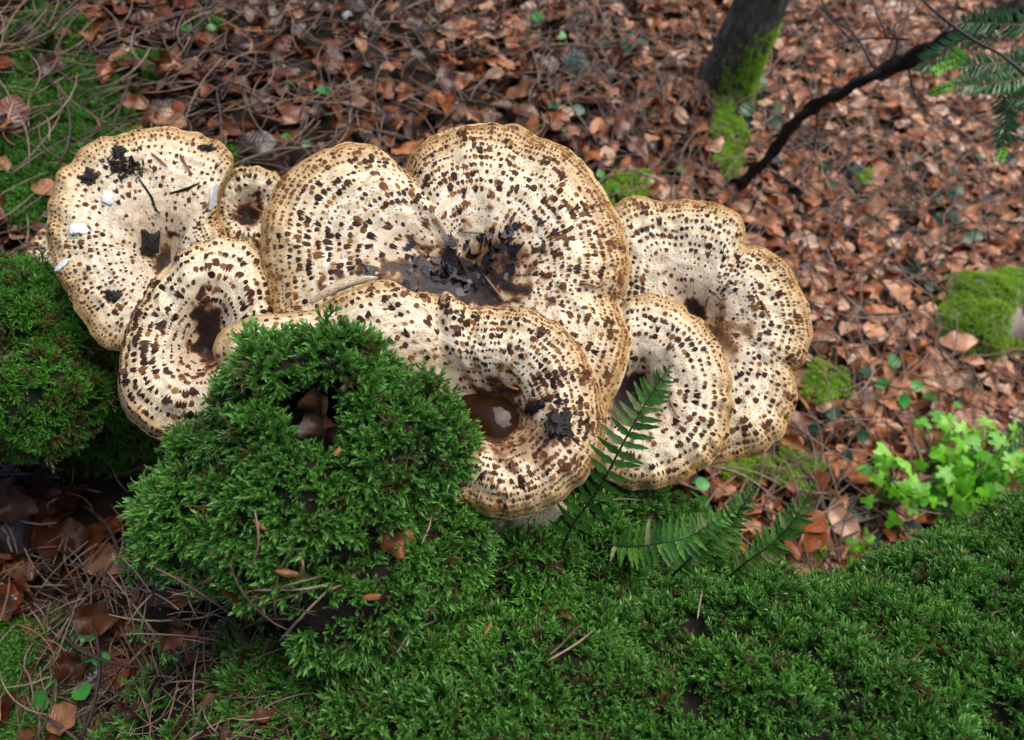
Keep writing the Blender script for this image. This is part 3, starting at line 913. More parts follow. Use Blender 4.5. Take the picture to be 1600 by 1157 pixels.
for key in ('main', 'front', 'left', 'upper_left', 'small', 'right', 'right_front', 'edge'):
    cp = Cap(key, **PAR[key]); caps[key] = cp
    root = np.array(ROOTS[key])
    th = empty("bracket_mushroom", root, LABELS[key], "mushroom", "spotted bracket mushrooms growing in one cluster")
    NT = cp.NT
    V, F, pol = [], [], []
    V.append(cp.pt(0, 0) - root); pol.append((0, 0, 0))
    for t_ in ts[1:]:
        for i in range(NT):
            a = 2 * math.pi * i / NT
            V.append(cp.pt(t_, a) - root); pf = t_ ** 0.8; pol.append((pf * math.cos(a), pf * math.sin(a), cp.zone(t_, a)))
    for i in range(NT):
        F.append((0, 1 + i, 1 + (i + 1) % NT))
    for j in range(len(ts) - 2):
        for i in range(NT):
            i2 = (i + 1) % NT
            F.append((1 + j * NT + i, 1 + (j + 1) * NT + i, 1 + (j + 1) * NT + i2, 1 + j * NT + i2))
    # rounded lip below the margin
    base = 1 + (len(ts) - 2) * NT
    for (dr_, dh) in ((1.003, -0.0008), (1.002, -0.0016), (0.996, -0.0023)):
        o0 = len(V)
        for i in range(NT):
            a = 2 * math.pi * i / NT
            R = cp.R[i]
            V.append(cp.C + cp.u * (R * dr_ * math.cos(a)) + cp.v * (R * dr_ * math.sin(a)) + cp.n * (cp.h(1, a) + dh) - root)
            pol.append((math.cos(a), math.sin(a), 1.0))
        for i in range(NT):
            i2 = (i + 1) % NT
            F.append((base + i, o0 + i, o0 + i2, base + i2))
        base = o0
    me = mesh_from("cap", V, F, [M['cap']])
    stn = []
    for p_ in V:
        x_, y_, _d = proj(p_ + root)
        v_ = 0.0
        for (cx_, cy_, rx_, ry_, st_) in STAINS[key]:
            q_ = math.hypot((x_ - cx_) / rx_, (y_ - cy_) / ry_) * (1 + 0.8 * noise.fractal((p_[0] * 90, p_[1] * 90, p_[2] * 90 + cx_), 1, 2, 4))
            v_ = max(v_, st_ * math.exp(-max(0, q_) ** 3))
        stn.append(v_)
    at = me.attributes.new("stain", 'FLOAT', 'POINT'); at.data.foreach_set("value", np.array(stn, np.float32))
    at = me.attributes.new("pol", 'FLOAT_VECTOR', 'POINT'); at.data.foreach_set("vector", np.array(pol, np.float32).ravel())
    link("cap", me, th)
    # pore layer under the cap
    V, F = [], []
    tl = [0.995, 0.94, 0.8, 0.6, 0.4, 0.22, 0.1, 0.02]
    for j, t_ in enumerate(tl):
        for i in range(NT):
            a = 2 * math.pi * i / NT; R = cp.R[i]
            th_ = 0.0023 + 0.016 * (1 - t_) ** 0.7
            V.append(cp.C + cp.u * (R * t_ * math.cos(a)) + cp.v * (R * t_ * math.sin(a)) + cp.n * (cp.h(t_, a) - th_) - root)
    for j in range(len(tl) - 1):
        for i in range(NT):
            i2 = (i + 1) % NT
            F.append((j * NT + i, (j + 1) * NT + i, (j + 1) * NT + i2, j * NT + i2))
    F.append(tuple(range((len(tl) - 1) * NT, len(tl) * NT)))
    link("pore_layer", mesh_from("pore_layer", V, F, [M['pore']]), th)
    # stalk from under the funnel down to the log
    top = cp.C - cp.n * (cp.funnel + 0.040)
    path = spline([root + np.array([0, 0, -0.03]), root * 0.5 + top * 0.5 - cp.n * 0.03, top], 10)
    rr = cp.Rm * 0.14
    V, F = tube([p - root for p in path], [0.022 + (rr - 0.022) * (i / 9) ** 1.5 for i in range(10)], 14, True, 0.15)
    link("stalk", mesh_from("stalk", V, F, [M['pore']]), th)
    # scales in growth rings
    spc, szf, dark = LOOK[key]
    d0 = CAPS[key]['d']
    one = PX(d0)
    items = []
    mm_t = 0.985
    while mm_t > 0.17:
        # size by position
        z_ = mm_t
        if z_ > 0.9: size_px = 6.2 + (0.985 - z_) * 24
        elif z_ > 0.45: size_px = 8.6 + 2.2 * math.sin((z_ - 0.45) * 7)
        else: size_px = 7.0
        size = size_px * szf * one
        circ = 2 * math.pi * mm_t * cp.Rm
        nn_ = int(circ / (size * 0.76 * spc))
        ph = random.random() * 6
        for i in range(nn_):
            a = ph + 2 * math.pi * (i + random.uniform(-0.2, 0.2)) / nn_
            x, y = math.cos(a), math.sin(a)
            nz = noise.noise((x * mm_t * cp.Rm * 55 + cp.seed * 9, y * mm_t * cp.Rm * 55, cp.seed))
            nz2 = noise.noise((x * 4 + cp.seed, y * 4, mm_t * 16))
            prob = (0.80 if z_ < 0.85 else 0.92) + 0.70 * nz2
            if z_ < 0.50 and key not in ('left', 'front'): prob *= 0.5
            if random.random() > prob: continue
            Rl = cp.Rat(a) / cp.Rm
            tt_ = mm_t + random.uniform(-0.005, 0.005) + 0.016 * noise.noise((x * 3, y * 3, mm_t * 4 + cp.seed))
            sz = size * (0.95 + 0.55 * nz) * min(1.6, max(0.5, math.exp(random.gauss(-0.05, 0.28)))) * min(1.15, Rl ** 0.6)
            big = random.random() < 0.10 and 0.38 < z_ < 0.86
            if big: sz *= random.uniform(1.4, 2.0)
            sz = min(sz, 15.5 * one * szf)
            v = cp.zone(mm_t, a) + random.gauss(0, 0.09) - dark - 0.12 * nz
            if big: k_ = 'd'
            elif v > 0.95: k_ = 'm' if random.random() < 0.35 else 't'
            elif v > 0.72: k_ = 'm' if random.random() < 0.85 else 't'
            elif v > 0.45: k_ = 'd' if random.random() < 0.46 + dark + 0.5 * max(0, nz2) else ('m' if random.random() < 0.75 else 't')
            else: k_ = random.choice('dmmtt')
            if k_ == 't' and z_ < 0.9: sz *= 0.75
            if z_ < 0.3: k_ = random.choice('ddm')
            if tt_ > 0.985: continue
            items.append([sz, tt_, a, k_, big])
        mm_t -= (size * 1.16 + (0.0008 if z_ < 0.9 else 0.0002)) / cp.Rm
    covers = [CAPS[q]['poly'] for q in OVER[key]] + [MOUND, LEFTM]
    for it in items:
        p, n_, dr = cp.frame(it[1], it[2])
        px, py, _ = proj(p)
        vis = -5 < px < 1605 and not covered(px, py, covers)
        it += [p, n_, dr, vis]
    order = sorted(range(len(items)), key=lambda i: -(items[i][0] * (1 if items[i][8] else 0.01)))
    single = set(order[:300])
    JV = {k: [] for k in 'dmt'}
    allV, allF, allM = [], [], []
    for i, (sz, tt_, a, k_, big, p, n_, dr, vis) in enumerate(items):
        vi = random.randint(7, 9) if big or (k_ == 'd' and random.random() < 0.25) else random.randint(0, 6)
        ln = sz * random.uniform(1.0, 1.5); wd = sz * random.uniform(0.75, 1.25)
        ydir = unit(dr + 0.18 * rng.normal(size=3))
        zdir = unit(n_ - ydir * (n_ @ ydir)); xdir = np.cross(ydir, zdir)
        q = p + n_ * 0.0001
        if i in single:
            o = bpy.data.objects.new("scale", SC[k_][vi]); COL.objects.link(o)
            o.parent = th
            o.location = tuple(q - root)
            o.rotation_mode = 'QUATERNION'
            o.rotation_quaternion = Matrix((xdir, ydir, zdir)).transposed().to_quaternion()
            o.scale = (wd, ln, sz)
        else:
            vv, ff = SCV[k_][vi]
            b0 = len(allV)
            W_ = q - root + vv[:, :1] * wd * xdir + vv[:, 1:2] * ln * ydir + vv[:, 2:] * sz * zdir
            allV += list(W_)
            allF += [tuple(j + b0 for j in f) for f in ff]
            allM += ['dmt'.index(k_)] * len(ff)
    o = link("fine_scales", mesh_from("fine_scales", allV, allF, [M['scale_dark'], M['scale_mid'], M['scale_tan']], True, allM), th)
    o["kind"] = "stuff"

# ------------------------------------------------------------------ leaf litter on the slope
LEAFS = []
def torn(seed):
    r = random.Random(seed)
    a = [r.uniform(-1, 1) for _ in range(6)]
    k = r.uniform(0.7, 1.1)
    def f(s_):
        v = max(0.04, math.sin(math.pi * min(1, s_ ** k)) ** 0.7)
        return max(0.05, v * (1 + 0.13 * math.sin(s_ * 9 + a[0] * 3) * a[1] + 0.07 * math.sin(s_ * 17 + a[2] * 3)))
    return f
for i in range(10):
    LEAFS.append(leaf_mesh("beech_leaf", M['leaf'], 0.043 * random.uniform(0.75, 1.35), 0.0150 * random.uniform(0.8, 1.2), 12, torn(i),
                           fold=random.uniform(-0.2, 0.45), curl=random.uniform(-0.9, 1.1), wave=random.uniform(0.10, 0.30), seed=i))
for i in range(3):      # half rolled leaves
    LEAFS.append(leaf_mesh("rolled_leaf", M['leaf'], 0.043, 0.0125, 9, torn(40 + i), fold=random.uniform(0.9, 1.6), curl=random.uniform(-1.2, 1.2), wave=0.35, seed=50 + i))

def recoloured(me, material):
    c = me.copy(); c.materials.clear(); c.materials.append(material)
    return c
LEAFS_LIT = [recoloured(m_, M['leaf_lit']) for m_ in LEAFS]
LEAFS_SHADED = [recoloured(m_, M['leaf_shaded']) for m_ in LEAFS]
def light_tone(x, y):
    if x < -0.1 and y < 0.5 and random.random() < 0.85: return 'd'  # mostly darkened leaves here, imitating the lower left shade
    v = (x - 0.45) * 1.1 + 0.45 * noise.noise((x * 2.5, y * 2.5, 17)) + random.gauss(0, 0.28)  # leaf colour pales from left to right, imitating shade and brighter light
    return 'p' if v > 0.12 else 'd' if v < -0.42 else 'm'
def patch_density(x, y):
    """how leafy the ground is at a place (the left is mossier and full of needles)"""
    return 1.0

def px_ground(px, py):
    p, d = ground_hit(px, py)
    return np.array([p[0], p[1], zg(p[0], p[1])])

MOSS_SPOTS = [(75, 70, 60, 50), (130, 190, 90, 80), (60, 260, 70, 60), (30, 160, 40, 50), (170, 240, 50, 40), (335, 255, 40, 25), (330, 40, 25, 18), (230, 110, 40, 25), (118, 118, 40, 26), (40, 310, 55, 50),
              (1130, 150, 26, 45), (1130, 205, 22, 45), (1136, 250, 22, 35), (1150, 215, 20, 25), (1290, 600, 45, 32), (1240, 735, 45, 30), (1180, 738, 50, 20), (985, 290, 35, 25), (935, 320, 25, 20), (1350, 280, 15, 12), (20, 1050, 110, 70), (70, 1010, 70, 50), (10, 1130, 130, 60)]
def mossy(px, py):
    v = 0
    for (cx, cy, rx, ry) in MOSS_SPOTS:
        v = max(v, 1 - math.hypot((px - cx) / rx, (py - cy) / ry))
    return v

CAPPOLY = [c['poly'] for c in CAPS.values()]
X0, X1, Y0, Y1 = -1.45, 2.5, 0.0, 3.0
cand = []
NL = 42000
lx = rng.uniform(X0, X1, NL); ly = rng.uniform(Y0, Y1, NL)
groups_ = {k: ([], [], []) for k in 'pmd'}
top = []
for i in range(NL):
    x, y = lx[i], ly[i]
    z = zg(x, y)
    px, py, d = proj((x, y, z))
    ms = mossy(px, py) if d > 0 else 0
    if ms > 0.25 and random.random() < 0.86: continue
    if d > 0 and ((px - 225) / 105) ** 2 + ((py - 720) / 110) ** 2 < 1 and random.random() < 0.9: continue  # leaves cleared so bare dark soil imitates shade between the mounds
    dens = 0.62 + 0.5 * noise.noise((x * 2.2, y * 2.2, 9)) + 0.28 * (x > -0.1)
    if random.random() > dens: continue
    lift = random.random() ** 1.4 * 0.036
    tilt = Vector((random.gauss(0, 0.36), random.gauss(0, 0.36), 1 if random.random() < 0.7 else -1))
    q = frame_quat(tilt) @ Quaternion((0, 0, 1), random.uniform(0, 6.283))
    s_ = random.uniform(0.55, 1.18)
    if lift > 0.017 and -30 < px < 1630 and -20 < py < 1160 and not covered(px, py, CAPPOLY) and not covered(px, py, [MOUND, LEFTM]):
        top.append((s_ / d, (x, y, z + lift + 0.004), q, s_))
    G_ = groups_[light_tone(x, y)]
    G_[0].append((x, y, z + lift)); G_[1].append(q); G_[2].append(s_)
top.sort(key=lambda t_: -t_[0] - random.random() * 0.25)
for k_, me_, lab in (('m', LEAFS, "dense litter of brown beech leaves covering the forest slope"), ('p', LEAFS_LIT, "pinkish brown beech leaves, paled to imitate brighter light, mixed through the litter on the right"),
                     ('d', LEAFS_SHADED, "wet beech leaves, darkened to imitate shade, mixed through the litter on the left")):
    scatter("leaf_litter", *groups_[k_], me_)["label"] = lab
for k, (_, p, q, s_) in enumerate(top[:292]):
    o = link("fallen_leaf", {'p': LEAFS_LIT, 'm': LEAFS, 'd': LEAFS_SHADED}[light_tone(p[0], p[1])][k % len(LEAFS)], None, p)
    o.rotation_mode = 'QUATERNION'; o.rotation_quaternion = q
    o.scale = (s_ * 1.12,) * 3
    px, py, _ = proj(p)
    where = ("lying at the lower left below the moss hummock" if py > 680 and px < 700 else "between the bright herbs and the rightmost mushroom" if py > 600 else
             "at the upper left beside the ground moss" if px < 330 else "above the largest mushroom left of its notch" if px < 640 else "above the largest mushroom right of its notch" if px < 1000 else
             "near the foot of the tree trunk" if px < 1230 and py < 300 else "above the dark bare branch" if px < 1480 and py < 110 else "under the dark bare branch" if py < 330 else
             "right of the three lobed mushroom" if px < 1440 else "around the mossy rock")
    tag(o, "brown beech leaf " + where, "leaf", "beech leaves lying on the litter")

# ------------------------------------------------------------------ dead pine needles and twigs on the ground
def needle_mesh(name, material, L, r, bend, seed):
    rr = random.Random(seed)
    path = []
    a = rr.uniform(-bend, bend); b = rr.uniform(-bend, bend) * 0.4
    for i in range(7):
        s = i / 6 - 0.5
        path.append((a * L * (s * s - 0.25) * 2 + 0.02 * L * rr.uniform(-1, 1) * bend, s * L, b * L * (s * s - 0.1)))
    V, F = tube(path, [r * 0.7, r, r, r, r, r * 0.8, r * 0.3], 5)
    return mesh_from(name, V, F, [material])
NEED = [needle_mesh("needle", M['dead_needle'], random.uniform(0.06, 0.11), 0.0010, 0.35, i) for i in range(8)]
TWIG = [needle_mesh("twig", M['twig'], random.uniform(0.08, 0.20), 0.0018, 0.3, 30 + i) for i in range(4)]
pts, qs, sc = [], [], []
for i in range(21000):
    x, y = random.uniform(X0, X1), random.uniform(Y0, Y1)
    if proj((x, y, zg(x, y)))[1] > 700 and x < 0 and random.random() < 0.55: continue
    if random.random() > 0.50 + 0.45 * (x < -0.1) + 0.5 * noise.noise((x * 2.5, y * 2.5, 31)): continue
    pts.append((x, y, zg(x, y) + random.uniform(0.03, 0.064)))
    qs.append(frame_quat((random.gauss(0, 0.18), random.gauss(0, 0.18), 1)) @ Quaternion((0, 0, 1), random.uniform(0, 6.283)))
    sc.append(random.uniform(0.7, 1.15) * (1.35 if x > 0 else 1.0))
o = scatter("needle_litter", pts, qs, sc, NEED)
o["label"] = "dead pine needles strewn over the leaf litter"
pts, qs, sc = [], [], []
for i in range(1300):
    x, y = random.uniform(X0, X1), random.uniform(Y0, Y1)
    pts.append((x, y, zg(x, y) + random.uniform(0.03, 0.06)))
    qs.append(frame_quat((random.gauss(0, 0.12), random.gauss(0, 0.12), 1)) @ Quaternion((0, 0, 1), random.uniform(0, 6.283)))
    sc.append(random.uniform(0.7, 1.2))
o = scatter("twig_litter", pts, qs, sc, TWIG)
o["label"] = "thin dark twigs strewn over the leaf litter"

# moss patches on the ground
pts, nrm = [], []
for (cx, cy, rx, ry) in MOSS_SPOTS[:10] + MOSS_SPOTS[20:]:
    for k in range(int(rx * ry * 0.55)):
        a, r_ = random.uniform(0, 6.283), math.sqrt(random.random())
        px, py = cx + rx * r_ * math.cos(a) * 1.1, cy + ry * r_ * math.sin(a) * 1.1
        if random.random() < r_ ** 4 * 0.8 or noise.noise((px * 0.035, py * 0.035, 4)) + 0.6 * noise.noise((px * 0.1, py * 0.1, 7)) < -0.22: continue
        r0 = ray(px, py)
        d = 0.9
        for _ in range(6):
            p = CAM + r0 * d
            d += (p[2] - zg(p[0], p[1]) - 0.012) / -r0[2]
        pts.append(CAM + r0 * d); nrm.append((0, 0, 1.0))
o = moss_on("ground_moss", pts, np.array(nrm), MOSS, 0.7, 1.3, up=0.2, jit=0.7)
o["label"] = "patches of deep green moss on the ground at the upper left"
pts, nrm = [], []
for (cx, cy, rx, ry) in MOSS_SPOTS[10:20]:
    for k in range(int(rx * ry * 0.6)):
        a, r_ = random.uniform(0, 6.283), math.sqrt(random.random())
        px, py = cx + rx * r_ * math.cos(a), cy + ry * r_ * math.sin(a)
        if noise.noise((px * 0.05, py * 0.05, 4)) + 0.7 * noise.noise((px * 0.13, py * 0.13, 8)) - 0.5 * r_ ** 3 < -0.3: continue
        r0 = ray(px, py)
        d = 1.4
        for _ in range(6):
            p = CAM + r0 * d
            d += (p[2] - zg(p[0], p[1]) - 0.032) / -r0[2]
        pts.append(CAM + r0 * d); nrm.append((0, 0, 1.0))
o = moss_on("light_ground_moss", pts, np.array(nrm), MOSSL, 0.9, 1.5, up=0.2, jit=0.7)
o["label"] = "small yellow green moss patches among the leaves on the right"

# ------------------------------------------------------------------ tree trunk with mossy foot
b0 = px_ground(1124, 150)
lean = np.array([0.16, 0.05, 1.0])
tr = empty("tree_trunk", b0, "slim grey tree trunk with a bright mossy foot at the top of the picture", "tree")
path = [np.array([0, 0, -0.10])] + [lean * z_ for z_ in (0, 0.04, 0.1, 0.25, 0.5, 0.9, 1.5, 2.3, 3.2)]
rad = [0.085, 0.072, 0.062, 0.056, 0.053, 0.052, 0.050, 0.047, 0.043, 0.036]
V, F = tube(spline(path, 40), list(np.interp(np.linspace(0, 9, 40), range(10), rad)), 28, True, 0.10)
link("trunk", mesh_from("trunk", V, F, [M['bark_grey']]), tr)
pts, nrm = [], []
for k in range(3600):
    z_ = abs(random.gauss(0, 0.075))
    a = random.gauss(-0.75, 0.6)
    if z_ > 0.17 + 0.06 * noise.noise((a * 2.5, 3, z_ * 20)) or noise.noise((a * 3, z_ * 40, 1)) < -0.3: continue
    r_ = float(np.interp(z_, [-0.1, 0, 0.04, 0.1, 0.25], rad[:5]))
    n_ = np.array([math.cos(a), math.sin(a), 0.1])
    pts.append(b0 + lean * z_ + n_ * r_ * 0.985); nrm.append(n_)
moss_on("moss", pts, np.array(nrm), MOSSL, 0.6, 1.0, up=0.4, parent=tr, loc=b0)

# ------------------------------------------------------------------ dark bare branch rising to the right
g0 = px_ground(1138, 312)
_, dg = ground_hit(1138, 312)
bp = [g0 - np.array([0, 0, 0.03]), P(1160, 285, dg - 0.05), P(1205, 245, dg - 0.12), P(1262, 172, dg - 0.22), P(1330, 132, dg - 0.30), P(1420, 92, dg - 0.38), P(1500, 48, dg - 0.45), P(1620, 5, dg - 0.5), P(1800, -60, dg - 0.55)]
br = empty("dead_branch", g0, "dark bare branch slanting up from the litter to the upper right corner", "branch")
sp = [p + 0.006 * np.array(noise.noise_vector(tuple(p * 9))) + 0.003 * np.array(noise.noise_vector(tuple(p * 30))) for p in spline(bp, 70)]
V, F = tube([p - g0 for p in sp], list(np.interp(np.linspace(0, 1, 70), [0, 0.3, 0.6, 1], [0.0072, 0.0082, 0.0098, 0.011])), 12, True, 1.5)
link("main_stem", mesh_from("main_stem", V, F, [M['bark_dark']]), br)
def side(pxs, parent, base, r0=0.0022, r1=0.0008, material='twig', name='side_twig'):
    pp_ = spline([P(*q) for q in pxs], 16)
    V, F = tube([p - base for p in pp_], list(np.linspace(r0, r1, 16)), 6, True, 0.3)
    return link(name, mesh_from(name, V, F, [M[material]]), parent)
dd = dg
for pxs in [[(1372, 108, dd - .33), (1390, 80, dd - .33), (1405, 40, dd - .3), (1410, 0, dd - .28), (1412, -20, dd - .27)],
            [(1388, 108, dd - .34), (1402, 70, dd - .36), (1398, 40, dd - .36), (1430, 18, dd - .36), (1440, -10, dd - .36)],
            [(1368, 110, dd - .33), (1335, 55, dd - .3), (1295, 25, dd - .25), (1280, -10, dd - .2)],
            [(1420, 62, dd - .38), (1370, 60, dd - .33), (1320, 66, dd - .3), (1280, 85, dd - .25)],
            [(1388, 60, dd - .33), (1372, 25, dd - .3), (1360, -10, dd - .3)],
            [(1330, 64, dd - .3), (1300, 30, dd - .27), (1285, 0, dd - .2)],
            [(1276, 160, dd - .24), (1276, 200, dd - .2), (1272, 240, dd - .12), (1285, 262, dd - .05)],
            [(1420, 110, dd - .38), (1430, 150, dd - .36), (1444, 174, dd - .33)],
            [(1480, 55, dd - .43), (1490, 20, dd - .44), (1500, -15, dd - .45)]]:
    side(pxs, br, g0)

# ------------------------------------------------------------------ fir sprays at the right edge
FB = P(1640, 120, 1.06)
fir = empty("fir_branch", FB, "dark green fir spray with two bright new tips hanging in at the upper right", "fir branch")
def fir_twig(parent, base, pxs, length=0.021, n=64, stem=True, material='fir', r=0.0012, spread=1.15, name='needles'):
    sp = spline([P(*q) for q in pxs], 24)
    if stem:
        V, F = tube([p - base for p in sp], list(np.linspace(r, r * 0.6, 24)), 6)
        link("twig", mesh_from("twig", V, F, [M['fir_stem']]), parent)
    parts = []
    for i in range(n):
        f = (i + random.random() * 0.6) / n * 22.9
        k = int(f); p = sp[k] * (1 - (f - k)) + sp[k + 1] * (f - k)
        t_ = unit(sp[k + 1] - sp[k])
        view = unit(CAM - p)
        sd_ = unit(np.cross(t_, view))
        nr = np.cross(sd_, t_)
        az = random.choice((0, math.pi)) + random.gauss(0, 0.55)
        out = sd_ * math.cos(az) + nr * math.sin(az) * 0.8
        op = random.uniform(spread - 0.25, spread + 0.1)
        d_ = unit(t_ * math.cos(op) + out * math.sin(op))
        L = length * random.uniform(0.75, 1.1) * (1 if i < n * 0.85 else 0.7)
        wv = unit(np.cross(d_, nr)) * 0.0010
        parts.append(([p + wv * 0.6, p - wv * 0.6, p + d_ * L * 0.6 - wv + nr * 0.0006, p + d_ * L, p + d_ * L * 0.6 + wv + nr * 0.0006, p + d_ * L * 0.3 + nr * 0.0008],
                      [(0, 1, 5), (1, 2, 5), (2, 3, 5), (3, 4, 5), (4, 0, 5)]))
    V, F = merge(parts)
    o = link(name, mesh_from(name, [v - base for v in V], F, [M[material]], False), parent)
    o["kind"] = "stuff"
fir_twig(fir, FB, [(1640, 40, 1.04), (1600, 40, 1.04), (1550, 37, 1.05), (1505, 36, 1.06)], 0.024, 170)
fir_twig(fir, FB, [(1560, 60, 1.06), (1510, 62, 1.08), (1470, 85, 1.10), (1436, 112, 1.12)], 0.022, 150)
fir_twig(fir, FB, [(1640, 120, 1.03), (1600, 100, 1.03), (1550, 100, 1.03), (1505, 104, 1.04)], 0.022, 140)
fir_twig(fir, FB, [(1600, 122, 1.03), (1558, 131, 1.03), (1525, 132, 1.04), (1490, 135, 1.04)], 0.020, 130)
fir_twig(fir, FB, [(1640, 60, 1.02), (1600, 90, 1.03), (1575, 120, 1.04), (1566, 150, 1.05)], 0.019, 120, r=0.002)
fir_twig(fir, FB, [(1566, 145, 1.05), (1571, 170, 1.06), (1571, 200, 1.07), (1568, 228, 1.08)], 0.021, 130)
fir_twig(fir, FB, [(1640, 165, 1.05), (1605, 155, 1.05), (1580, 150, 1.05)], 0.023, 110)
fir_twig(fir, FB, [(1508, 102, 1.04), (1490, 100, 1.04), (1470, 108, 1.04), (1460, 114, 1.04)], 0.011, 110, material='fir_tip', name='new_needles', spread=0.95)
fir_twig(fir, FB, [(1515, 95, 1.04), (1500, 88, 1.03), (1490, 82, 1.03)], 0.011, 70, material='fir_tip', name='new_needles', spread=0.95)
fir_twig(fir, FB, [(1492, 135, 1.04), (1475, 138, 1.04), (1455, 146, 1.05)], 0.009, 90, material='fir_tip', name='new_needles', spread=0.9)
fir_twig(fir, FB, [(1568, 228, 1.08), (1566, 240, 1.08), (1562, 250, 1.08)], 0.010, 50, material='fir_tip', name='new_needles', spread=0.9)
side([(1425, -20, 1.1), (1460, 18, 1.05), (1520, 62, 1.0), (1570, 90, .98), (1640, 150, .96)], fir, FB, 0.0016, 0.0022, 'twig', 'bare_twig')
FB2 = P(1640, 660, 1.25)
fir2 = empty("fir_branch", FB2, "small fir spray poking in at the right edge above the dark mossy log", "fir branch")
fir_twig(fir2, FB2, [(1650, 650, 1.25), (1610, 670, 1.26), (1580, 690, 1.27), (1560, 700, 1.28)], 0.022, 150)

# ------------------------------------------------------------------ mossy rock on the right
rc = px_ground(1560, 520)
rk = empty("mossy_rock", rc, "squarish rock under yellow green moss at the right edge", "rock")
parts = []
for (px, py, rx_, ry_) in [(1535, 507, 0.105, 0.085), (1570, 500, 0.11, 0.10), (1640, 510, 0.13, 0.12), (1500, 530, 0.07, 0.065), (1510, 478, 0.07, 0.05)]:
    p = px_ground(px, py) + np.array([0, 0, 0.035])
    parts.append(icos(p, (rx_, ry_, 0.06)))
rme = remeshed(parts, 0.012, 10)
lumpy(rme, 0.022, 9, 7)
rme.materials.append(M['rock'])
link("rock_body", rme, rk, -rc)
def rk_cond(c, nn):
    px = 800 + FPX * ((c - CAM) @ RGT) / ((c - CAM) @ FWD); py = 578.5 - FPX * ((c - CAM) @ UPV) / ((c - CAM) @ FWD)
    bare = np.exp(-(((px - 1592) / 20) ** 2 + ((py - 508) / 30) ** 2)) + np.exp(-(((px - 1520) / 22) ** 2 + ((py - 558) / 10) ** 2))
    return (nn[:, 2] > -0.1) * np.clip(1.2 - 2.0 * bare, 0, 1)
pp, nn = sample(rme, 70000, rk_cond)
moss_on("moss", pp, nn, MOSSL, 0.7, 1.1, up=0.3, parent=rk, loc=rc)

# ------------------------------------------------------------------ seedlings and herbs
def lobed(name, material, R, lobes, seed, depth=0.45, cup=0.15):
    r = random.Random(seed)
    V = [(0, 0, 0.0)]; n_ = lobes * 6
    for i in range(n_ + 1):
        a = -math.pi * 0.80 + math.pi * 1.60 * i / n_
        f = 1 - depth * (0.5 + 0.5 * math.cos(2 * math.pi * (i / n_) * lobes)) ** 0.7
        f *= 1 + 0.10 * math.cos(6 * math.pi * (i / n_) * lobes)
        rr = R * f * (0.75 + 0.25 * math.cos(a)) * r.uniform(0.93, 1.07)
        V.append((rr * math.sin(a), rr * math.cos(a), cup * rr * (0.4 + r.uniform(-0.3, 0.3)) - 0.3 * rr * rr / R))
    m_ = len(V)
    V2 = [V[0]] + [tuple(c * 0.5 for c in v[:2]) + (v[2] * 0.35,) for v in V[1:]] + V[1:]
    k = m_ - 1
    F = []
    for i in range(1, k):
        F.append((0, i + 1, i))
        F.append((i, i + 1, i + 1 + k, i + k))
    return mesh_from(name, V2, F, [material])
HERB = [lobed("herb_leaf", M['herb'], 0.020, 3 + (i % 3 == 0) * 2, i) for i in range(5)]
ROUNDL = [leaf_mesh("round_leaf", M['ivy'], 0.030, 0.0125, 6, lambda s: max(0.05, math.sin(math.pi * min(1, s ** 0.9)) ** 0.6), 0.12, 0.4, 0.05, i) for i in range(3)]
SPROUT = [leaf_mesh("sprout_leaf", M['sprout'], 0.026, 0.0105, 6, lambda s: max(0.05, math.sin(math.pi * min(1, s ** 0.9)) ** 0.6), 0.15, 0.4, 0.05, 10 + i) for i in range(3)]

def plant(name, label, cat, px, py, leaves, protos, spread, height, size, group=None, seed=0, stemmat='sprout', whorl=False, ground=None):
    r = random.Random(seed)
    b = px_ground(px, py) if ground is None else np.array(ground)
    e = empty(name, b, label, cat, group)
    for i in range(leaves):
        a = 6.283 * i / leaves + r.uniform(-0.3, 0.3) if whorl else r.uniform(0, 6.283)
        rad_ = spread * (r.uniform(0.5, 1.0) if whorl else math.sqrt(r.random()))
        tip = np.array([rad_ * math.cos(a), rad_ * math.sin(a), height * r.uniform(0.6, 1.1)])
        V, F = tube(spline([(0, 0, -0.01), tip * np.array([0.35, 0.35, 0.7]), tip], 7), [0.0011] * 7, 5)
        st = link("stem", mesh_from("stem", V, F, [M[stemmat]]), e)
        o = link("leaf", r.choice(protos), e, tip)
        out = Vector((math.cos(a), math.sin(a), 0)) if whorl else Vector((math.cos(a + r.uniform(-1, 1)), math.sin(a + r.uniform(-1, 1)), 0))
        z = (Vector((0, -0.22, 1)) + Vector((r.gauss(0, 0.28), r.gauss(0, 0.28), 0)) + out * r.uniform(0, 0.4)).normalized()
        y = (out - z * out.dot(z)).normalized()
        x = y.cross(z)
        o.rotation_mode = 'QUATERNION'
        o.rotation_quaternion = Matrix((x, y, z)).transposed().to_quaternion()
        o.scale = (size * r.uniform(0.7, 1.15),) * 3
    return e
HB = "bright green herbs growing above the mossy log"
plant("green_herb", "large bushy bright green herb with many lobed leaves, rightmost of the herbs", "herb", 1492, 790, 80, HERB, 0.088, 0.13, 1.05, HB, 1, 'herb')
plant("green_herb", "bright green herb with upright leaf sprays behind the large bushy one", "herb", 1448, 745, 34, HERB, 0.070, 0.11, 1.0, HB, 2, 'herb')
plant("green_herb", "tall thin bright green herb left of the large bushy one", "herb", 1362, 800, 26, HERB, 0.05, 0.12, 0.95, HB, 3, 'herb')
plant("green_herb", "small bright green herb just below the gap between the two larger herbs", "herb", 1425, 815, 6, HERB, 0.03, 0.05, 0.7, HB, 4, 'herb')
plant("green_herb", "low bright herb sprig half hidden behind the log, under the bushy herb", "herb", 1472, 830, 9, HERB, 0.04, 0.05, 0.8, HB, 5, 'herb')
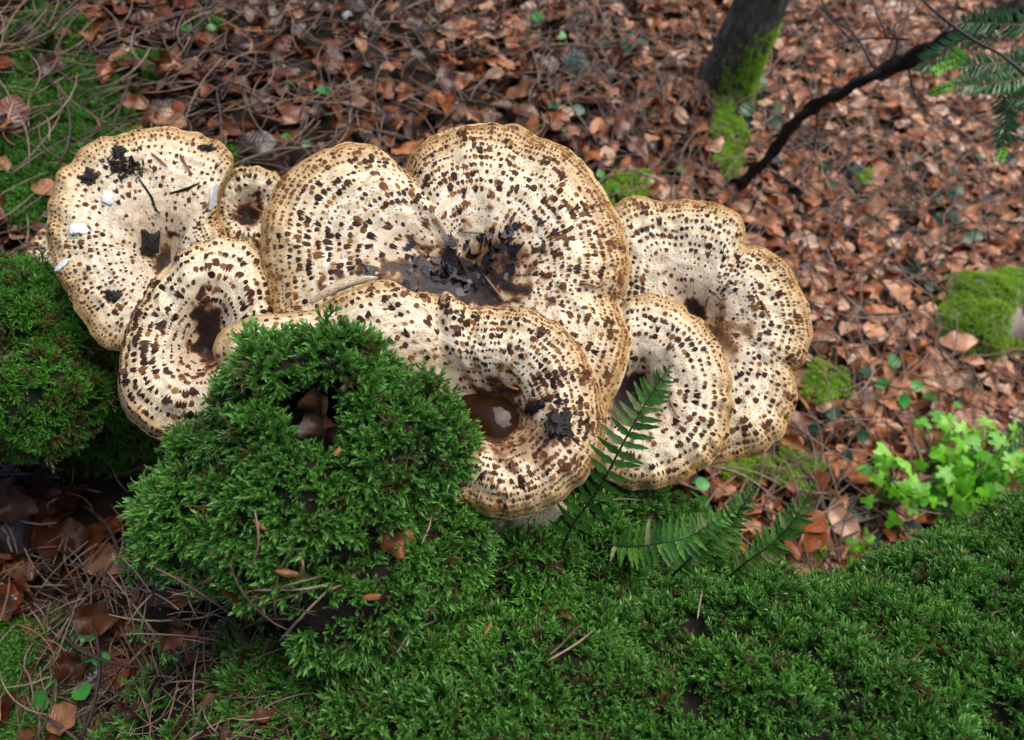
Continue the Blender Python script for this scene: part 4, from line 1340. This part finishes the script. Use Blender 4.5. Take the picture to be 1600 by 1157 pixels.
plant("green_herb", "single bright lobed leaf right of the fern tips", "herb", 1258, 865, 2, HERB, 0.016, 0.05, 1.1, HB, 6, 'herb')
plant("green_herb", "small bright herb at the log edge below the tall thin herb", "herb", 1338, 880, 4, HERB, 0.03, 0.05, 0.8, HB, 7, 'herb')
plant("green_herb", "dim green herb sprig standing between two dark leaves left of the tall thin herb", "herb", 1315, 832, 7, HERB, 0.035, 0.05, 0.75, HB, 8, 'ivy')

SG = "dark leaved seedlings on the leaf litter"
for (px, py, nlv, spr, size, lab, mt) in [
    (1182, 185, 7, 0.042, 1.05, "dark round leaved seedling beside the mossy foot of the tree trunk", 'i'),
    (1330, 8, 4, 0.03, 1.0, "dark green seedling at the top edge right of the tree trunk", 'i'),
    (972, 90, 5, 0.03, 0.85, "dark bluish seedling right of the grey lichen tuft", 'i'),
    (846, 70, 3, 0.028, 0.85, "green seedling with two leaves left of the grey lichen tuft", 's'),
    (478, 172, 2, 0.024, 0.95, "bright two leaved sprout above the largest mushroom's left lobe", 's'),
    (878, 210, 3, 0.018, 0.75, "small bluish green sprout right above the largest mushroom's top edge", 'i'),
    (940, 318, 4, 0.028, 0.8, "green sprout in the notch between the largest mushroom and the right one", 's'),
    (1455, 300, 9, 0.055, 0.85, "many leaved dark green seedling left of the fir spray's lowest tip", 'i'),
    (1475, 380, 5, 0.038, 0.9, "dark seedling midway between the fir spray and the mossy rock", 'i'),
    (1430, 440, 4, 0.033, 0.65, "pale bluish seedling left above the mossy rock", 'i'),
    (1295, 292, 3, 0.024, 0.8, "small dark sprout under the bare branch on the leaf litter", 'i'),
    (1585, 250, 6, 0.045, 1.1, "large dark bluish leaves at the right edge under the fir spray", 'i'),
    (1500, 262, 2, 0.018, 0.7, "lone pale green leaf pair between the fir tip and the many leaved seedling", 's'),
    (1385, 618, 4, 0.032, 0.8, "green sprout right of the three lobed mushroom, above the herbs", 's'),
    (1455, 655, 3, 0.026, 0.8, "green leaf pair above the bright herbs below the mossy rock", 's'),
    (1312, 605, 2, 0.02, 0.8, "dark sprout beside the light moss right of the three lobed mushroom", 'i'),
    (1060, 772, 6, 0.028, 0.75, "pale bluish clover like seedling under the round mushroom", 's'),
    (1300, 700, 4, 0.03, 0.8, "dark leaf cluster left above the tall thin herb", 'i'),
    (1375, 838, 5, 0.03, 1.1, "dark broad leaved seedling under the tall thin herb", 'i'),
    (1465, 340, 3, 0.024, 0.75, "small dark sprout between two larger seedlings right of the branch", 'i'),
    (325, 72, 2, 0.014, 0.6, "tiny green sprout at the upper left among dead needles", 's'),
    (470, 248, 2, 0.012, 0.55, "tiny green sprout close above the largest mushroom's left edge", 's'),
    (765, 2, 2, 0.02, 0.7, "small green sprout cut by the top edge", 's'),
    (1040, 285, 2, 0.018, 0.7, "two leaved sprout above the right mushroom", 's'),
    (135, 1052, 6, 0.03, 0.75, "bright clover like sprout at the bottom left corner", 's')]:
    plant("seedling", lab, "seedling", px, py, nlv, ROUNDL if mt == 'i' else SPROUT, spr * 1.1, 0.05, size * 1.25, SG if mt == 'i' else "green sprouts on the leaf litter", px, 'ivy' if mt == 'i' else 'sprout', True)

# grey lichen tuft and white tufts
def tuft(name, px, py, label, cat, R, n_, material, lift=0.03):
    b = px_ground(px, py) + np.array([0, 0, lift])
    parts = []
    r = random.Random(px)
    for i in range(n_):
        d = unit(np.array([r.gauss(0, 1), r.gauss(0, 1), abs(r.gauss(0, 0.7))]))
        p = np.zeros(3); path = [p]
        for k in range(4):
            d = unit(d + 0.5 * np.array([r.gauss(0, 1), r.gauss(0, 1), r.gauss(0, 0.7)]))
            p = p + d * R / 4
            path.append(p)
        parts.append(tube(path, [0.0009, 0.001, 0.0009, 0.0008, 0.0004], 4, False))
    V, F = merge(parts)
    o = link(name, mesh_from(name, V, F, [M[material]]), None, b)
    tag(o, label, cat)
tuft("lichen_tuft", 895, 122, "grey blue lichen tuft on the leaf litter above the largest mushroom", "lichen", 0.034, 130, 'lichen')
tuft("white_feather", 142, 22, "white downy feather on the litter at the upper left", "feather", 0.018, 70, 'flesh')
for (px, py, lab) in [(838, 112, "pale torn scrap on the litter left of the grey lichen tuft"), (548, 50, "white lichen speck near the top edge right of centre-left"), (1352, 205, "white scrap on the litter under the bare branch"), (1362, 95, "white scrap close above the bare branch")]:
    tuft("white_scrap", px, py, lab, "scrap", 0.011, 30, 'flesh')

# ------------------------------------------------------------------ fern fronds on the log
PIN = []
def pinna(s):
    return max(0.06, (1 - s) ** 0.55 * min(1, 0.55 + s * 3)) * (1 + 0.16 * math.sin(s * 38))
for i in range(4):
    V, F, UV = leaf_strip(1.0, 0.165, 9, pinna, 0.25, random.uniform(-0.5, 0.5), 0.10, i, 3)
    PIN.append(mesh_from("leaflet", V, F, [M['fern']]))
def fern(label, ctrl, n_, lmax, ang=1.15, tipgrow=0.25, seed=0, twist=0.0, lean=0.0):
    r = random.Random(seed)
    sp = spline([P(*q) for q in ctrl], 60)
    base = sp[0]
    e = empty("fern_frond", base, label, "fern", "small fern fronds growing from the mossy log")
    V, F = tube([p - base for p in sp], list(np.linspace(0.0012, 0.0004, 60)), 6)
    link("rachis", mesh_from("rachis", V, F, [M['fern_stem']]), e)
    for i in range(n_):
        s = 0.08 + 0.92 * i / (n_ - 1)
        f = min(s * 59, 58.99); k = int(f)
        p = sp[k] * (1 - (f - k)) + sp[k + 1] * (f - k)
        t_ = unit(sp[k + 1] - sp[k])
        view = unit(CAM - p + np.array([0, 0, 0.4]))
        if lean: view = unit(view + lean * np.array([0, -1, 0.2]))
        sd0 = unit(np.cross(t_, view)); nr = np.cross(sd0, t_)
        L = lmax * (math.sin(math.pi * min(1, 0.16 + 0.84 * s)) ** 0.75 * 0.9 + 0.10) * (1 if s < 0.97 else 0.7)
        for sg in (-1, 1):
            op = ang - 0.30 * s + r.gauss(0, 0.14)
            out = unit(sd0 * sg + nr * (0.22 + r.gauss(0, 0.14) + twist * sg))
            d_ = unit(t_ * math.cos(op) + out * math.sin(op))
            z = unit(nr - d_ * (nr @ d_) + 0.25 * sg * sd0 * r.random() * 0.6)
            z = unit(z - d_ * (z @ d_)); x = np.cross(d_, z)
            o = link("leaflet", PIN[r.randint(0, 3)], e, p - base + nr * 0.0003)
            o.rotation_mode = 'QUATERNION'
            o.rotation_quaternion = Matrix((x, d_, z)).transposed().to_quaternion()
            ln = L * r.uniform(0.85, 1.1)
            o.scale = (max(ln, lmax * 0.45) * 1.0, ln, ln)
fern("upright fern frond crossing the round spotted mushroom with its tip on the cap", [(868, 895, .61), (890, 830, .585), (935, 765, .56), (970, 700, .54), (1000, 645, .53), (1025, 605, .525), (1046, 574, .52)], 24, 0.0215, ang=1.3, seed=1)
fern("fern frond lying level to the right under the round mushroom", [(948, 852, .60), (985, 855, .59), (1030, 850, .58), (1075, 840, .575), (1110, 820, .57), (1150, 800, .57)], 24, 0.0185, ang=1.45, seed=2)
fern("dark fern frond curving up with a pale tip, second from the right", [(1050, 900, .60), (1080, 872, .59), (1112, 845, .58), (1140, 815, .575), (1160, 790, .57), (1180, 762, .565)], 24, 0.0170, seed=3, twist=0.25)
fern("rightmost fern frond with its narrow tip over the leaf litter", [(1135, 905, .62), (1165, 880, .61), (1200, 855, .60), (1230, 825, .595), (1252, 795, .59), (1275, 750, .585)], 25, 0.0170, seed=4, twist=0.2)

# ------------------------------------------------------------------ things lying on the caps
def on_cap(key, px, py):
    cp = caps[key]
    r = ray(px, py)
    h_ = 0.0
    for _ in range(4):
        d = ((cp.C + cp.n * h_ - CAM) @ cp.n) / (r @ cp.n)
        q = CAM + r * d - cp.C
        x, y = q @ cp.u, q @ cp.v
        a = math.atan2(y, x) % (2 * math.pi)
        t_ = min(0.98, math.hypot(x, y) / cp.Rat(a))
        h_ = cp.h(t_, a)
    return cp.frame(t_, a)

def dirn(key, px, py, px2, py2):
    a, n_, _ = on_cap(key, px, py); b, _, _ = on_cap(key, px2, py2)
    return a, b, n_

FN = "fallen fir needles lying on the mushroom caps"
for (key, x1, y1, x2, y2, lab) in [
    ('main', 764, 356, 752, 398, "orange fir needle lying near the dark centre of the largest mushroom"),
    ('main', 720, 362, 762, 364, "dark fir needle lying crosswise above the dark centre of the largest mushroom"),
    ('main', 757, 430, 788, 470, "orange needle on the right side of the largest mushroom's dark centre"),
    ('main', 930, 448, 905, 441, "short orange needle near the right rim of the largest mushroom"),
    ('main', 910, 329, 932, 320, "orange needle on the upper right rim of the largest mushroom"),
    ('right_front', 1046, 622, 1059, 652, "orange needle on the round mushroom right of the fern tip"),
    ('right', 1188, 470, 1203, 500, "curved orange needle on the right part of the rightmost mushroom"),
    ('right', 1108, 462, 1100, 487, "orange needle by the small hole of the rightmost mushroom"),
    ('front', 905, 715, 900, 732, "orange needle on the lower right of the mushroom with rain water"),
    ('front', 812, 608, 790, 600, "short needle above the rain water hollow"),
    ('upper_left', 236, 240, 262, 262, "orange needle on the upper right of the upper left mushroom"),
    ('upper_left', 282, 242, 300, 274, "second orange needle on the upper left mushroom, nearest its right rim"),
    ('upper_left', 215, 263, 232, 266, "short orange needle left of the others on the upper left mushroom"),
    ('small', 392, 320, 415, 333, "orange needle across the small half hidden funnel mushroom")]:
    a, b, n_ = dirn(key, x1, y1, x2, y2)
    md = (a + b) / 2 + n_ * 0.0022
    pth = spline([a + n_ * 0.0014, md, b + n_ * 0.0014], 8)
    V, F = tube([p - a for p in pth], [0.0005, 0.0009, 0.001, 0.001, 0.001, 0.0009, 0.0008, 0.0003], 6)
    o = link("fir_needle", mesh_from("fir_needle", V, F, [M['fir_dead'] if 'dark' not in lab.split(' near')[0].split(' lying')[0] else M['dead_needle']]), None, a)
    tag(o, lab, "needle", FN)

def lump(name, c, n_, rx, ry, rz, seed, material, label, cat, group=None, jag=0.4, seg=8, yd=None):
    V, F = icos((0, 0, 0), (1, 1, 1), seg)
    q = frame_quat(n_, yd if yd is not None else (1, 0.3, 0))
    out = []
    for v in V:
        v = Vector(v)
        k = 1 + jag * noise.fractal((v.x * 1.7 + seed, v.y * 1.7, v.z * 1.7), 1, 2, 3)
        out.append(q @ Vector((v.x * rx * k, v.y * ry * k, v.z * rz * k)))
    o = link(name, mesh_from(name, out, F, [material], True), None, c)
    return tag(o, label, cat, group)

def chunk(name, c, n_, sx, sy, sz, rot, material, label, cat, seed=0):
    """split piece of bark: ragged slab"""
    r = random.Random(seed)
    q = frame_quat(n_, RGT) @ Quaternion((0, 0, 1), rot)
    outl = []
    for i in range(5): outl.append((-1 + 2 * i / 4, 1 + r.uniform(-0.25, 0.15)))
    for i in range(4): outl.append((1 + r.uniform(-0.15, 0.05), 0.6 - 1.2 * i / 3))
    for i in range(5): outl.append((1 - 2 * i / 4, -1 + r.uniform(-0.15, 0.3)))
    for i in range(4): outl.append((-1 + r.uniform(-0.1, 0.2), -0.6 + 1.2 * i / 3))
    k = len(outl)
    V = [q @ Vector((x * sx, y * sy, -sz)) for x, y in outl] + [q @ Vector((x * sx * 0.97, y * sy * 0.97, sz * (0.7 + r.uniform(-0.2, 0.3)))) for x, y in outl] + [q @ Vector((0, 0, sz * 1.2))]
    F = [(i, (i + 1) % k, k + (i + 1) % k, k + i) for i in range(k)] + [(k + i, k + (i + 1) % k, 2 * k) for i in range(k)]
    o = link(name, mesh_from(name, V, F, [material], False), None, c)
    return tag(o, label, cat)

p, n_, _ = on_cap('upper_left', 231, 378)
chunk("bark_chip", p + n_ * 0.006, n_ + np.array([0.2, -0.2, 0]), 0.0080, 0.0105, 0.0028, -0.3, M['chip'], "dark square bark chip lying in the centre of the upper left mushroom", "bark chip", 2)
for (px, py, rx, ry, rot, lab) in [(168, 309, 0.0055, 0.0075, 0.5, "small white flake in the middle of the upper left mushroom"), (128, 357, 0.012, 0.006, 0.4, "long white flake near the left rim of the upper left mushroom"),
                                   (332, 318, 0.0065, 0.021, -0.1, "upright white strip at the right rim of the upper left mushroom"), (97, 415, 0.010, 0.004, 0.5, "thin white flake low on the left rim of the upper left mushroom")]:
    p, n_, _ = on_cap('upper_left', px, py)
    lump("white_flake", p + n_ * 0.0006, n_, rx * 0.8, ry * 0.85, 0.0006, px, M['flesh'], lab, "flake", None, 0.45, 14, caps['upper_left'].u * math.cos(rot) + caps['upper_left'].v * math.sin(rot))
for (px, py, r_, lab) in [(137, 278, 0.009, "black crumb on the left of the upper left mushroom"), (185, 238, 0.008, "black crumb on the upper part of the upper left mushroom"), (325, 232, 0.007, "black crumb at the upper right rim of the upper left mushroom"),
                          (178, 462, 0.010, "dark mossy crumb low on the upper left mushroom")]:
    p, n_, _ = on_cap('upper_left', px, py)
    lump("debris_crumb", p + n_ * 0.0005, n_, r_ * 0.75, r_ * 0.5, 0.0022, px, M['chip'], lab, "debris", None, 1.3, 16)
p, n_, _ = on_cap('upper_left', 195, 262)
pts = [p + caps['upper_left'].u * random.gauss(0, 0.007) + caps['upper_left'].v * random.gauss(0, 0.006) for _ in range(110)]
V, F = merge([tube([np.zeros(3) + q - p, q - p + 0.0022 * rng.normal(size=3) + n_ * 0.001, q - p + 0.0035 * rng.normal(size=3) + n_ * 0.001], [0.0006, 0.0007, 0.0004], 4) for q in pts])
tag(link("moss_scrap", mesh_from("moss_scrap", V, F, [M['chip']]), None, p), "dry dark moss scrap stuck to the upper left mushroom", "debris")
V, F = tube([on_cap('upper_left', x, y)[0] + on_cap('upper_left', x, y)[1] * 0.0012 - p for x, y in [(217, 280), (228, 295), (238, 310), (243, 325), (250, 335)]], [0.0006, 0.0009, 0.0011, 0.0009, 0.0004], 6, True, 0.6)
tag(link("moss_strand", mesh_from("moss_strand", V, F, [M['mossbed']]), None, p), "thin mossy strand slanting down the upper left mushroom", "debris")
V, F = tube([on_cap('upper_left', x, y)[0] + on_cap('upper_left', x, y)[1] * 0.0012 - p for x, y in [(265, 303), (280, 300), (295, 295), (312, 287)]], [0.0006, 0.0011, 0.0011, 0.0004], 6, True, 0.6)
tag(link("moss_strand", mesh_from("moss_strand", V, F, [M['mossbed']]), None, p), "thin mossy strand lying level at the right of the upper left mushroom", "debris")
p, n_, _ = on_cap('front', 873, 662)
lump("dark_clod", p + n_ * 0.003, n_, 0.0075, 0.0088, 0.0022, 5, M['black'], "black clod beside the rain water on the lower right mushroom", "debris", None, 0.9, 20)
p, n_, _ = on_cap('front', 838, 635)
lump("dark_clod", p + n_ * 0.001, n_, 0.010, 0.0035, 0.002, 9, M['black'], "thin curved black clod above the rain water", "debris", None, 0.9, 10)
# rain water standing in the hollow of the front cap
cp = caps['front']
c0, n0, _ = on_cap('front', 778, 660)
V = [c0 * 0]
k = 40
up = np.array([0, 0, 1.0])
hw = (cp.pt(0, 0) - c0) @ up + 0.016
V = [np.array([0, 0, 0.0])]
for i in range(k):
    a = 2 * math.pi * i / k
    V.append(np.array([0.026 * math.cos(a), 0.032 * math.sin(a), 0.0004 * math.sin(3 * a)]))
b0_ = cp.pt(0, 0) + up * 0.019
V += [v + np.array([0, 0, -0.02]) for v in V[1:]]
F = [(0, 1 + i, 1 + (i + 1) % k) for i in range(k)] + [(1 + i, 1 + k + i, 1 + k + (i + 1) % k, 1 + (i + 1) % k) for i in range(k)]
tag(link("rain_water", mesh_from("rain_water", V, F, [M['water']]), None, b0_), "brown rain water standing in the hollow of the mushroom right of the moss mound", "water")

# torn black shards in the middle of the largest cap
cp = caps['main']; mth = [o for o in COL.objects if o.get("label") == LABELS['main']][0]
SHARD = [scale_mesh('torn_flake', M['debris'], 300 + i, 'crown') for i in range(5)]
for i in range(70):
    if i < 45: px, py = random.gauss(690, 55), random.gauss(430, 22)
    else: px, py = random.gauss(770, 30), random.gauss(385, 18)
    p, n_, dr = on_cap('main', px, py)
    o = link("scale", SHARD[random.randint(0, 4)], mth, p - np.array(mth.location) + n_ * 0.0006)
    y = unit(dr + 0.8 * rng.normal(size=3)); z = unit(n_ + 0.05 * rng.normal(size=3)); z = unit(z - y * (z @ y)); x = np.cross(y, z)
    o.rotation_mode = 'QUATERNION'
    o.rotation_quaternion = Matrix((x, y, z)).transposed().to_quaternion()
    L = random.uniform(0.006, 0.018)
    o.scale = (L * random.uniform(0.6, 1.4), L, L * 0.16)

# folded white lip at the top of the front cap, and its stalk foot below
fth = [o for o in COL.objects if o.get("label") == LABELS['front']][0]
fl = np.array(fth.location)
lipp = spline([P(484, 474, .592), P(505, 460, .594), P(535, 446, .596), P(570, 437, .598), P(590, 434, .598)], 20)
V, F = tube([p - fl for p in lipp], [0.0008 + 0.0030 * math.sin(math.pi * min(1, (i + 0.5) / 20)) for i in range(20)], 10, True, 0.5)
link("folded_lip", mesh_from("folded_lip", V, F, [M['pore']]), fth)["label"] = "white folded lip at the top edge of the cap"
V, F = tube(spline([P(868, 775, .60) - fl, P(845, 800, .605) - fl, P(810, 815, .61) - fl, P(775, 825, .615) - fl], 14), list(np.linspace(0.012, 0.015, 14)), 18, True, 0.25)
link("stalk_foot", mesh_from("stalk_foot", V, F, [M['pore']]), fth)

from mathutils.bvhtree import BVHTree
def bvh_of(me):
    return BVHTree.FromPolygons([v.co[:] for v in me.vertices], [p.vertices[:] for p in me.polygons])
TREES = [bvh_of(log_me), bvh_of(lm_me)]
def surf(px, py, lift=0.0):
    """point on the log, the hummock or the ground seen at a pixel of the photograph"""
    r = unit(ray(px, py))
    best = None
    for tr_ in TREES:
        q, n_, _, d = tr_.ray_cast(Vector(CAM), Vector(r))
        if q is not None and (best is None or d < best[2]): best = (np.array(q), np.array(n_), d)
    g, _ = ground_hit(px, py)
    if best is None or np.linalg.norm(g - CAM) < best[2]: best = (np.array([g[0], g[1], zg(g[0], g[1]) + 0.025]), np.array([0, 0, 1.0]), 0)
    return best[0] + best[1] * lift, best[1]

# ------------------------------------------------------------------ leaf in the hollow of the mound; litter at the lower left
BIGL = [leaf_mesh("big_leaf", M['leaf_wet_shaded'], 0.075, 0.026, 12, beech, fold=f, curl=c_, wave=wv_ * 1.5, seed=70 + i, cols=9) for i, (f, c_, wv_) in enumerate([(0.5, 0.9, 0.3), (0.3, -1.2, 0.4), (0.8, 0.6, 0.45), (0.2, 1.6, 0.35)])]
def place_leaf(mesh_, p, n_, ydir, s_, label, name="fallen_leaf", group=None):
    z = unit(n_); y = unit(np.asarray(ydir) - z * (np.asarray(ydir) @ z)); x = np.cross(y, z)
    o = link(name, mesh_, None, p)
    o.rotation_mode = 'QUATERNION'
    o.rotation_quaternion = Matrix((x, y, z)).transposed().to_quaternion()
    o.scale = (s_,) * 3
    return tag(o, label, "leaf", group)
place_leaf(BIGL[2], P(512, 688, 0.502), unit(CAM - P(510, 660, .5)) + np.array([-0.7, -0.5, -0.3]), UPV + 0.05 * RGT, 0.50, "glossy brown leaf standing in the hollow of the moss mound")
p0 = lambda x, y, l: px_ground(x, y) + np.array([0, 0, l])
for i, (px, py, l, rot, s_, lab) in enumerate([
    (80, 765, .06, 0.3, 1.15, "large wet brown leaf below the left moss hummock"), (35, 800, .06, 2.0, 1.1, "crumpled dark brown leaf at the left edge under the hummock"),
    (110, 815, .055, -0.9, 0.85, "greyish curled leaf right of the crumpled leaves at the lower left"), (85, 870, .05, 1.1, 1.1, "broad tan leaf above the needles at the lower left"),
    (150, 990, .05, 1.5, 1.15, "orange brown leaf among the needles at the bottom left"), (30, 745, .06, -0.6, 1.0, "wet leaf tucked under the left moss hummock"),
    (135, 1035, .045, 2.6, 0.9, "dark leaf beside the clover like sprout at the bottom left")]):
    place_leaf(BIGL[i % 4], p0(px, py, l), unit(np.array([random.gauss(0, .3), random.gauss(-0.2, .3), 1])), np.array([math.sin(rot), math.cos(rot), 0]), s_ * (0.78 if py < 880 and px < 125 else 0.55), lab)
pc, nc = surf(592, 852, 0.003)
place_leaf(BIGL[1], pc, nc, np.array([0.8, 0.5, 0]), 0.33, "torn red brown leaf lying on the moss under the mound")
pc, nc = surf(535, 893, 0.006)
place_leaf(BIGL[0], pc, nc, np.array([-0.8, 0.3, 0]), 0.32, "small brown leaf scrap in the needles on the log")

# ------------------------------------------------------------------ single pine needles on the log and the bare litter at the lower left
Q = 2.893
lines = [[(a / Q, 680 + b / Q) for a, b in l] for l in [
    [(165,435),(275,325)], [(330,325),(430,308),(530,325)], [(0,650),(120,780)], [(55,820),(75,760),(120,705)], [(120,720),(200,735),(290,740)], [(290,735),(560,730),(740,680)],
    [(375,640),(520,680),(640,700)], [(225,975),(330,910),(410,850)], [(410,850),(520,740)], [(345,985),(410,850),(470,745)], [(285,970),(390,1025)], [(375,1050),(450,950),(530,870)],
    [(420,1030),(560,910)], [(450,885),(490,980),(520,1070)], [(590,740),(620,920),(710,1110)], [(640,850),(700,1000),(730,1110)], [(585,1110),(610,920)], [(735,890),(755,1090)],
    [(740,900),(780,1000),(830,1060)], [(810,960),(855,1110)], [(515,950),(525,1110)], [(205,1110),(240,985)], [(380,640),(390,510)], [(320,640),(375,520)], [(150,590),(150,470)],
    [(390,640),(525,540)], [(0,595),(130,602)], [(150,600),(350,560)], [(1060,650),(1180,675),(1540,650)], [(1095,700),(1300,640),(1470,560)], [(1190,570),(1206,450),(1200,330)],
    [(1110,910),(1330,620),(1370,480)], [(1330,870),(1400,770),(1500,665)], [(1080,810),(1250,775),(1340,740)], [(1200,850),(1310,730)], [(1180,765),(1340,685)], [(730,815),(850,840)],
    [(1180,640),(1370,640),(1545,648)], [(60,1050),(170,900)], [(260,760),(420,830),(500,900)], [(560,760),(600,900)], [(480,1000),(640,1080)], [(300,860),(480,780)], [(660,900),(800,870)],
    [(870,1010),(700,960)], [(560,1200),(640,1060)], [(300,1200),(430,1100)], [(760,1180),(860,1120)], [(120,1180),(330,1120)], [(420,1250),(540,1130)], [(680,1250),(760,1110)], [(880,1230),(960,1060)],
    [(190,700),(330,600)], [(20,720),(220,640)]]]
lines += [[(500 + a / Q, 680 + b / Q) for a, b in l] for l in [
    [(400,500),(440,400),(460,310)], [(600,320),(720,345)], [(800,370),(900,412),(980,440)], [(580,770),(630,790),(670,830)], [(995,840),(1000,900),(1015,970)], [(1045,1060),(1120,1000),(1190,910)],
    [(1045,1065),(1225,970)], [(1270,345),(1350,347),(1430,355)], [(0,690),(130,620)], [(310,900),(480,840)]]]
lines += [[(1575, 975), (1550, 1000)], [(1100, 945), (1092, 975)], [(1380, 1050), (1430, 1035)]]
for i, l in enumerate(lines):
    p3 = [surf(x, y, 0.011 + 0.004 * random.random())[0] for x, y in l]
    if len(p3) == 2: p3 = [p3[0], (p3[0] + p3[1]) / 2 + np.array([0, 0, 0.004]) + 0.002 * rng.normal(size=3), p3[1]]
    sp = spline(p3, 12)
    V, F = tube([p - p3[0] for p in sp], [0.0005] + [0.0008] * 9 + [0.0007, 0.0003], 6)
    o = link("pine_needle", mesh_from("pine_needle", V, F, [M['dead_needle']]), None, p3[0])
    x, y = l[0]
    lab = ("dead pine needle on the dark litter at the lower left" if x < 290 else "dead pine needle in the tangle on the log under the moss mound" if x < 545 else "single dead pine needle caught in the moss of the log")
    tag(o, lab, "pine needle", "dead pine needles on the log and the dark litter")
# scraps between the needles: bud scales, bits of bark, droppings
for (px, py, rx, ry, mk, lab) in [(682, 758, .009, .0025, 'fir_dead', "yellow brown bud scale stuck in the moss of the mound"), (586, 932, .008, .0028, 'fir_dead', "yellow brown bud scale on the log under the mound"),
                                  (886, 980, .0085, .0035, 'leaf_wet_shaded', "red brown seed lying in the moss on the front of the log"), (693, 990, .006, .005, 'debris', "black berry like dropping in the moss on the log"),
                                  (450, 888, .010, .003, 'fir_dead', "orange bud scale at the top of the needle tangle"), (332, 887, .009, .003, 'fir_dead', "small brown bud scale at the left foot of the mound"),
                                  (420, 812, .007, .002, 'fir_dead', "pale chip beside the upright needle on the mound"), (278, 960, .009, .006, 'leaf_wet_shaded', "dark scrap of leaf in the needle tangle"),
                                  (395, 972, .008, .0025, 'fir_dead', "thin orange scrap in the needle tangle"), (545, 715, .004, .003, 'fir_dead', "tiny orange bud scale low on the right of the mound"),
                                  (770, 1000, .008, .002, 'fir_dead', "thin red brown scrap in the moss right of the black dropping")]:
    p, n_ = surf(px, py, 0.011)
    lump("bud_scale" if 'bud' in lab else "moss_scrap", p, n_, rx * 0.75, ry * 0.75, 0.0012, px, M[mk], lab, "debris", None, 0.5, 7, unit(rng.normal(size=3)))
# litter on the bare left end of the log
pts, qs, sc, pts2, qs2, sc2 = [], [], [], [], [], []
for i in range(560):
    px, py = random.uniform(60, 470), random.uniform(880, 1180)
    if px > 400 and random.random() < 0.7: continue
    p, n_ = surf(px, py, 0.004 + 0.008 * random.random())
    q = frame_quat(n_ + 0.3 * rng.normal(size=3)) @ Quaternion((0, 0, 1), random.uniform(0, 6.283))
    if i % 5 == 0: pts.append(p); qs.append(q); sc.append(random.uniform(0.2, 0.5))
    else: pts2.append(p); qs2.append(q); sc2.append(random.uniform(0.4, 0.8))
DARKL = [leaf_mesh("dark_leaf_scrap", M['leaf_wet_shaded'], 0.05, 0.015, 9, torn(90 + i), fold=random.uniform(0, 1), curl=random.uniform(-1.4, 1.4), wave=0.4, seed=90 + i) for i in range(4)]
scatter("leaf_scraps", pts, qs, sc, DARKL)["label"] = "wet leaf scraps, darkened as if shaded, on the bare left end of the log"
scatter("needle_scraps", pts2, qs2, sc2, NEED)["label"] = "broken pine needles on the bare left end of the log"
